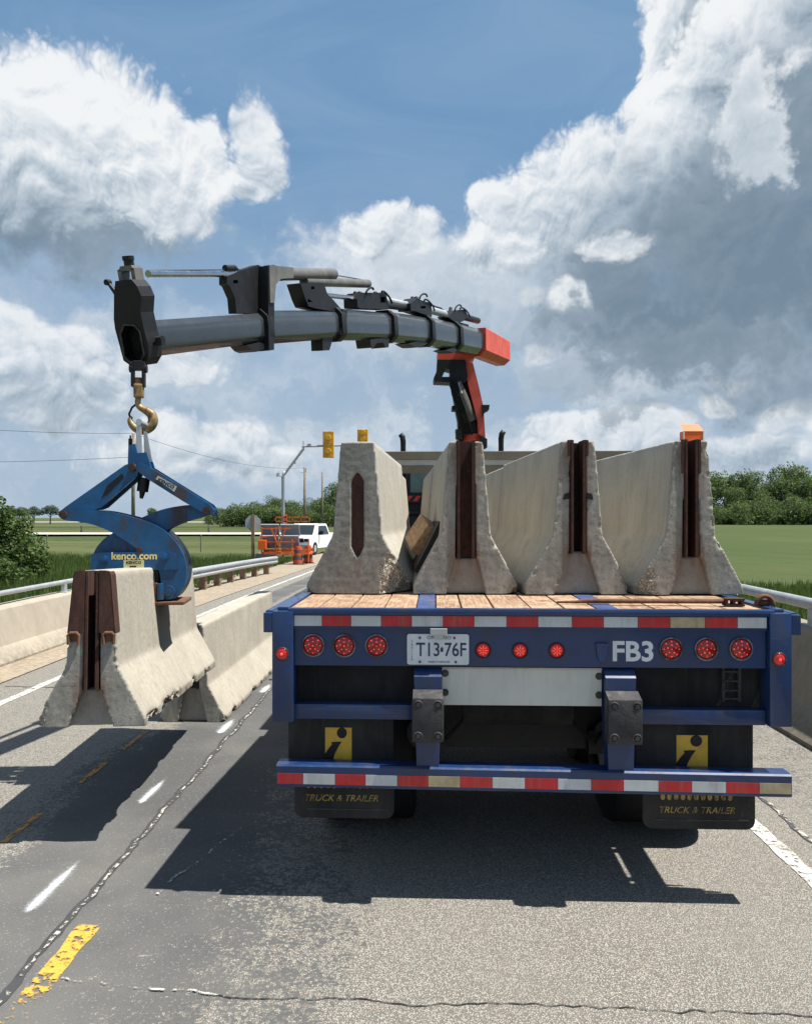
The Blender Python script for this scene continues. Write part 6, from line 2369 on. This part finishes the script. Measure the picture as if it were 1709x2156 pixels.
bush_lobes = [(0, 0, 1.5, 0.85), (-1.0, 0.2, 1.7, 0.9), (0.75, -0.1, 1.1, 0.7), (-0.3, -0.3, 2.3, 0.65), (0.35, 0.1, 2.0, 0.55), (-1.6, 0.3, 2.4, 0.9), (1.05, 0.0, 0.7, 0.5), (-0.6, -0.5, 0.8, 0.75), (0.2, -0.5, 0.55, 0.6), (-2.2, 0.2, 1.2, 0.9)]
bush = make_tree('leafy_bush', 3.0, bush_lobes, 15000, 0.062, 11, 'large leafy green bush growing on the left edge behind the parapet', 'bush', None, M['leaf'], 0.07, 1.3, 1.0)
q = P(6, 1215, 25.0)
put(bush, q.x, q.y)
low_lobes = [(0, 0, 0.5, 0.5), (0.5, 0, 0.4, 0.4), (-0.6, 0, 0.6, 0.5)]
sm = make_tree('leafy_bush', 1.0, low_lobes, 2600, 0.055, 13, 'low weedy shrub at the foot of the large bush', 'bush', None, M['leaf'], 0.04, 0.5, 1.0)
q = P(8, 1210, 22.5)
put(sm, q.x, q.y)

# tree shapes shared along the far lines
protos = []
for k, (h, w, n, low) in enumerate(((9, 8.5, 9, 0.2), (11, 8, 10, 0.22), (7.5, 9, 9, 0.12), (12.5, 9, 11, 0.25))):
    protos.append((h, make_tree('field_tree', h, lobes_for(h, w, n + 6, 40 + k, low), 5200, 0.20, 60 + k, 'broad green tree in the dense tree line', 'tree', 'trees of the far tree line', M['leaf_far'], 0.25)))
used = set()
# low bushy fillers
bp_ = make_tree('field_shrub', 3.6, lobes_for(3.6, 6.5, 9, 91, 0.1), 3600, 0.16, 92, 'pale green shrub along the foot of the tree line', 'shrub', 'shrubs of the far tree line', M['leaf_far'], 0.12)
used_s = [False]


def put_tree(k, px, d, h, label, group):
    H, pr = protos[k]
    o = pr if k not in used else copy_tree(pr)
    used.add(k)
    x = (px - 855) / FPX * d
    put(o, x, d, None, random.random() * 6.28, h / H)
    tag(o, label, 'tree', group)
    return o


def put_shrub(px, d, h, label, group):
    o = bp_ if not used_s[0] else copy_tree(bp_)
    used_s[0] = True
    put(o, (px - 855) / FPX * d, d, None, random.random() * 6.28, h / 3.6)
    tag(o, label, 'shrub', group)


rnd = random.Random(5)
# right wood behind the crop field: outline heights read along the picture
for px, top, d in ((1500, 1005, 232), (1532, 998, 240), (1560, 1000, 236), (1590, 990, 245), (1618, 1000, 238), (1650, 988, 243), (1672, 998, 234), (1700, 1010, 230), (1735, 990, 240), (1775, 1000, 236), (1820, 985, 242), (1480, 1020, 236),
                   (1440, 1022, 240), (1400, 1030, 238), (1545, 1030, 226), (1605, 1025, 226), (1665, 1035, 224), (1720, 1030, 226)):
    h = (1100 - top) / FPX * d * 1.02
    put_tree(rnd.randrange(4), px, d, h, 'broad green tree in the wood behind the crop field on the right', 'trees in the wood behind the crop field')
for px in range(1490, 1800, 22):
    put_shrub(px + rnd.randint(-6, 6), 216 + rnd.randint(-4, 4), 4.0 + 2.2 * rnd.random(), 'light green shrub at the front edge of the right wood', 'shrubs at the edge of the right wood')
# tree line left of the loaded trailer
for px, top, d in ((458, 1062, 205), (472, 1068, 210), (500, 1072, 200), (520, 1062, 195), (545, 1052, 195), (572, 1036, 190), (590, 1046, 186), (612, 1050, 186), (634, 1048, 186), (655, 1040, 184), (678, 1044, 184), (700, 1022, 176), (722, 1016, 176),
                   (745, 1030, 180), (770, 1030, 180), (562, 1056, 180), (640, 1060, 176), (605, 1062, 178), (690, 1050, 172), (440, 1078, 210), (800, 1030, 182), (835, 1034, 182)):
    h = (1098 - top) / FPX * d * 1.04
    put_tree(rnd.randrange(4), px, d, h, 'green tree in the line behind the utility poles', 'trees behind the utility poles')
for px in range(480, 720, 24):
    put_shrub(px + rnd.randint(-6, 6), 168 + rnd.randint(-3, 3), 2.6 + 1.6 * rnd.random(), 'low pale shrub under the trees behind the utility poles', 'shrubs behind the utility poles')
# hazy open trees on the far left
hz = make_tree('round_tree', 6.0, [(0, 0, 4.2, 1.5), (1.6, 0, 4.4, 1.3), (-1.7, 0, 4.3, 1.3), (0.6, 0.5, 5.2, 1.1), (-0.7, 0, 5.1, 1.0), (2.4, 0, 3.5, 0.8), (-2.5, 0, 3.6, 0.8)], 3600, 0.16, 77,
               'round headed hazy tree alone on the far left rise', 'tree', 'round trees on the far left rise', M['leaf_grey'], 0.22, 4.0)
for i, (px, d, s, lab) in enumerate(((106, 240, 0.95, 'round headed hazy tree at the right end of the far left row'), (72, 245, 0.9, 'round headed hazy tree second from the right end of the far left row'),
                                     (48, 238, 0.85, 'round headed hazy tree partly behind the leafy bush'), (20, 240, 0.9, 'round headed hazy tree hidden behind the leafy bush'))):
    o = hz if i == 0 else copy_tree(hz)
    put(o, (px - 855) / FPX * d, d, None, i * 1.3, s)
    tag(o, lab, 'tree', 'round trees on the far left rise')
# small tree seen through the clamp
o = copy_tree(hz)
put(o, (322 - 855) / FPX * 150, 150, None, 2.0, 0.62)
tag(o, 'small green tree seen through the open blue clamp', 'tree')
for ch in children_of(o):
    if ch.name.startswith('crown'):
        ch.data = ch.data.copy()
        ch.data.materials[0] = M['leaf_far']


# grass blades near the parapets
def grass_patch(name, n, sampler, h0, h1, w, seed):
    rng = np.random.RandomState(seed)
    xs, ys = sampler(rng, n)
    n = len(xs)
    zs = np.array([ground_z(a, b_) for a, b_ in zip(xs, ys)])
    cl_n = np.array([noise.noise((a * 0.6, b_ * 0.6, 3.0)) for a, b_ in zip(xs, ys)])
    h = (h0 + (h1 - h0) * rng.rand(n)) * (1 + 0.7 * cl_n)
    ang = rng.rand(n) * 2 * np.pi
    lean = 0.35 * h * rng.rand(n)
    la = rng.rand(n) * 2 * np.pi
    ww = w * (0.6 + 0.8 * rng.rand(n)) * (1 + ys / 40)
    base = np.stack([xs, ys, zs - 0.02], 1)
    t = np.stack([np.cos(ang), np.sin(ang), np.zeros(n)], 1) * ww[:, None] / 2
    mid = base + np.stack([np.cos(la) * lean * 0.35, np.sin(la) * lean * 0.35, h * 0.6], 1)
    tip = base + np.stack([np.cos(la) * lean, np.sin(la) * lean, h], 1)
    V = np.stack([base - t, base + t, mid + t * 0.8, tip, mid - t * 0.8], 1).reshape(-1, 3)
    F = (np.arange(n)[:, None] * 5 + np.arange(5)[None, :])
    tone = np.clip(0.45 + 0.6 * cl_n + 0.25 * rng.normal(size=n), 0, 1)
    A = np.repeat(tone, 5)
    o = mesh_arrays(name, V, F, M['grass'], None, np.stack([A, A, A, np.ones_like(A)], 1))
    return tag(o, kind='stuff')


def samp_left(rng, n):
    d = 9 + 34 * rng.rand(n) ** 1.35
    u = -5.95 - 16 * rng.rand(n) ** 1.2
    u = u - np.maximum(d - 14, 0) * 0.02
    c, s = math.cos(ROAD_ROT), math.sin(ROAD_ROT)
    return u * c - d * s, u * s + d * c


def samp_right(rng, n):
    d = 5.5 + 20 * rng.rand(n) ** 1.1
    u = 4.0 + 11 * rng.rand(n) ** 1.3
    c, s = math.cos(ROAD_ROT), math.sin(ROAD_ROT)
    return u * c - d * s, u * s + d * c


grass_patch('grass', 90000, samp_left, 0.18, 0.62, 0.014, 21)
grass_patch('grass', 60000, samp_right, 0.12, 0.32, 0.012, 22)
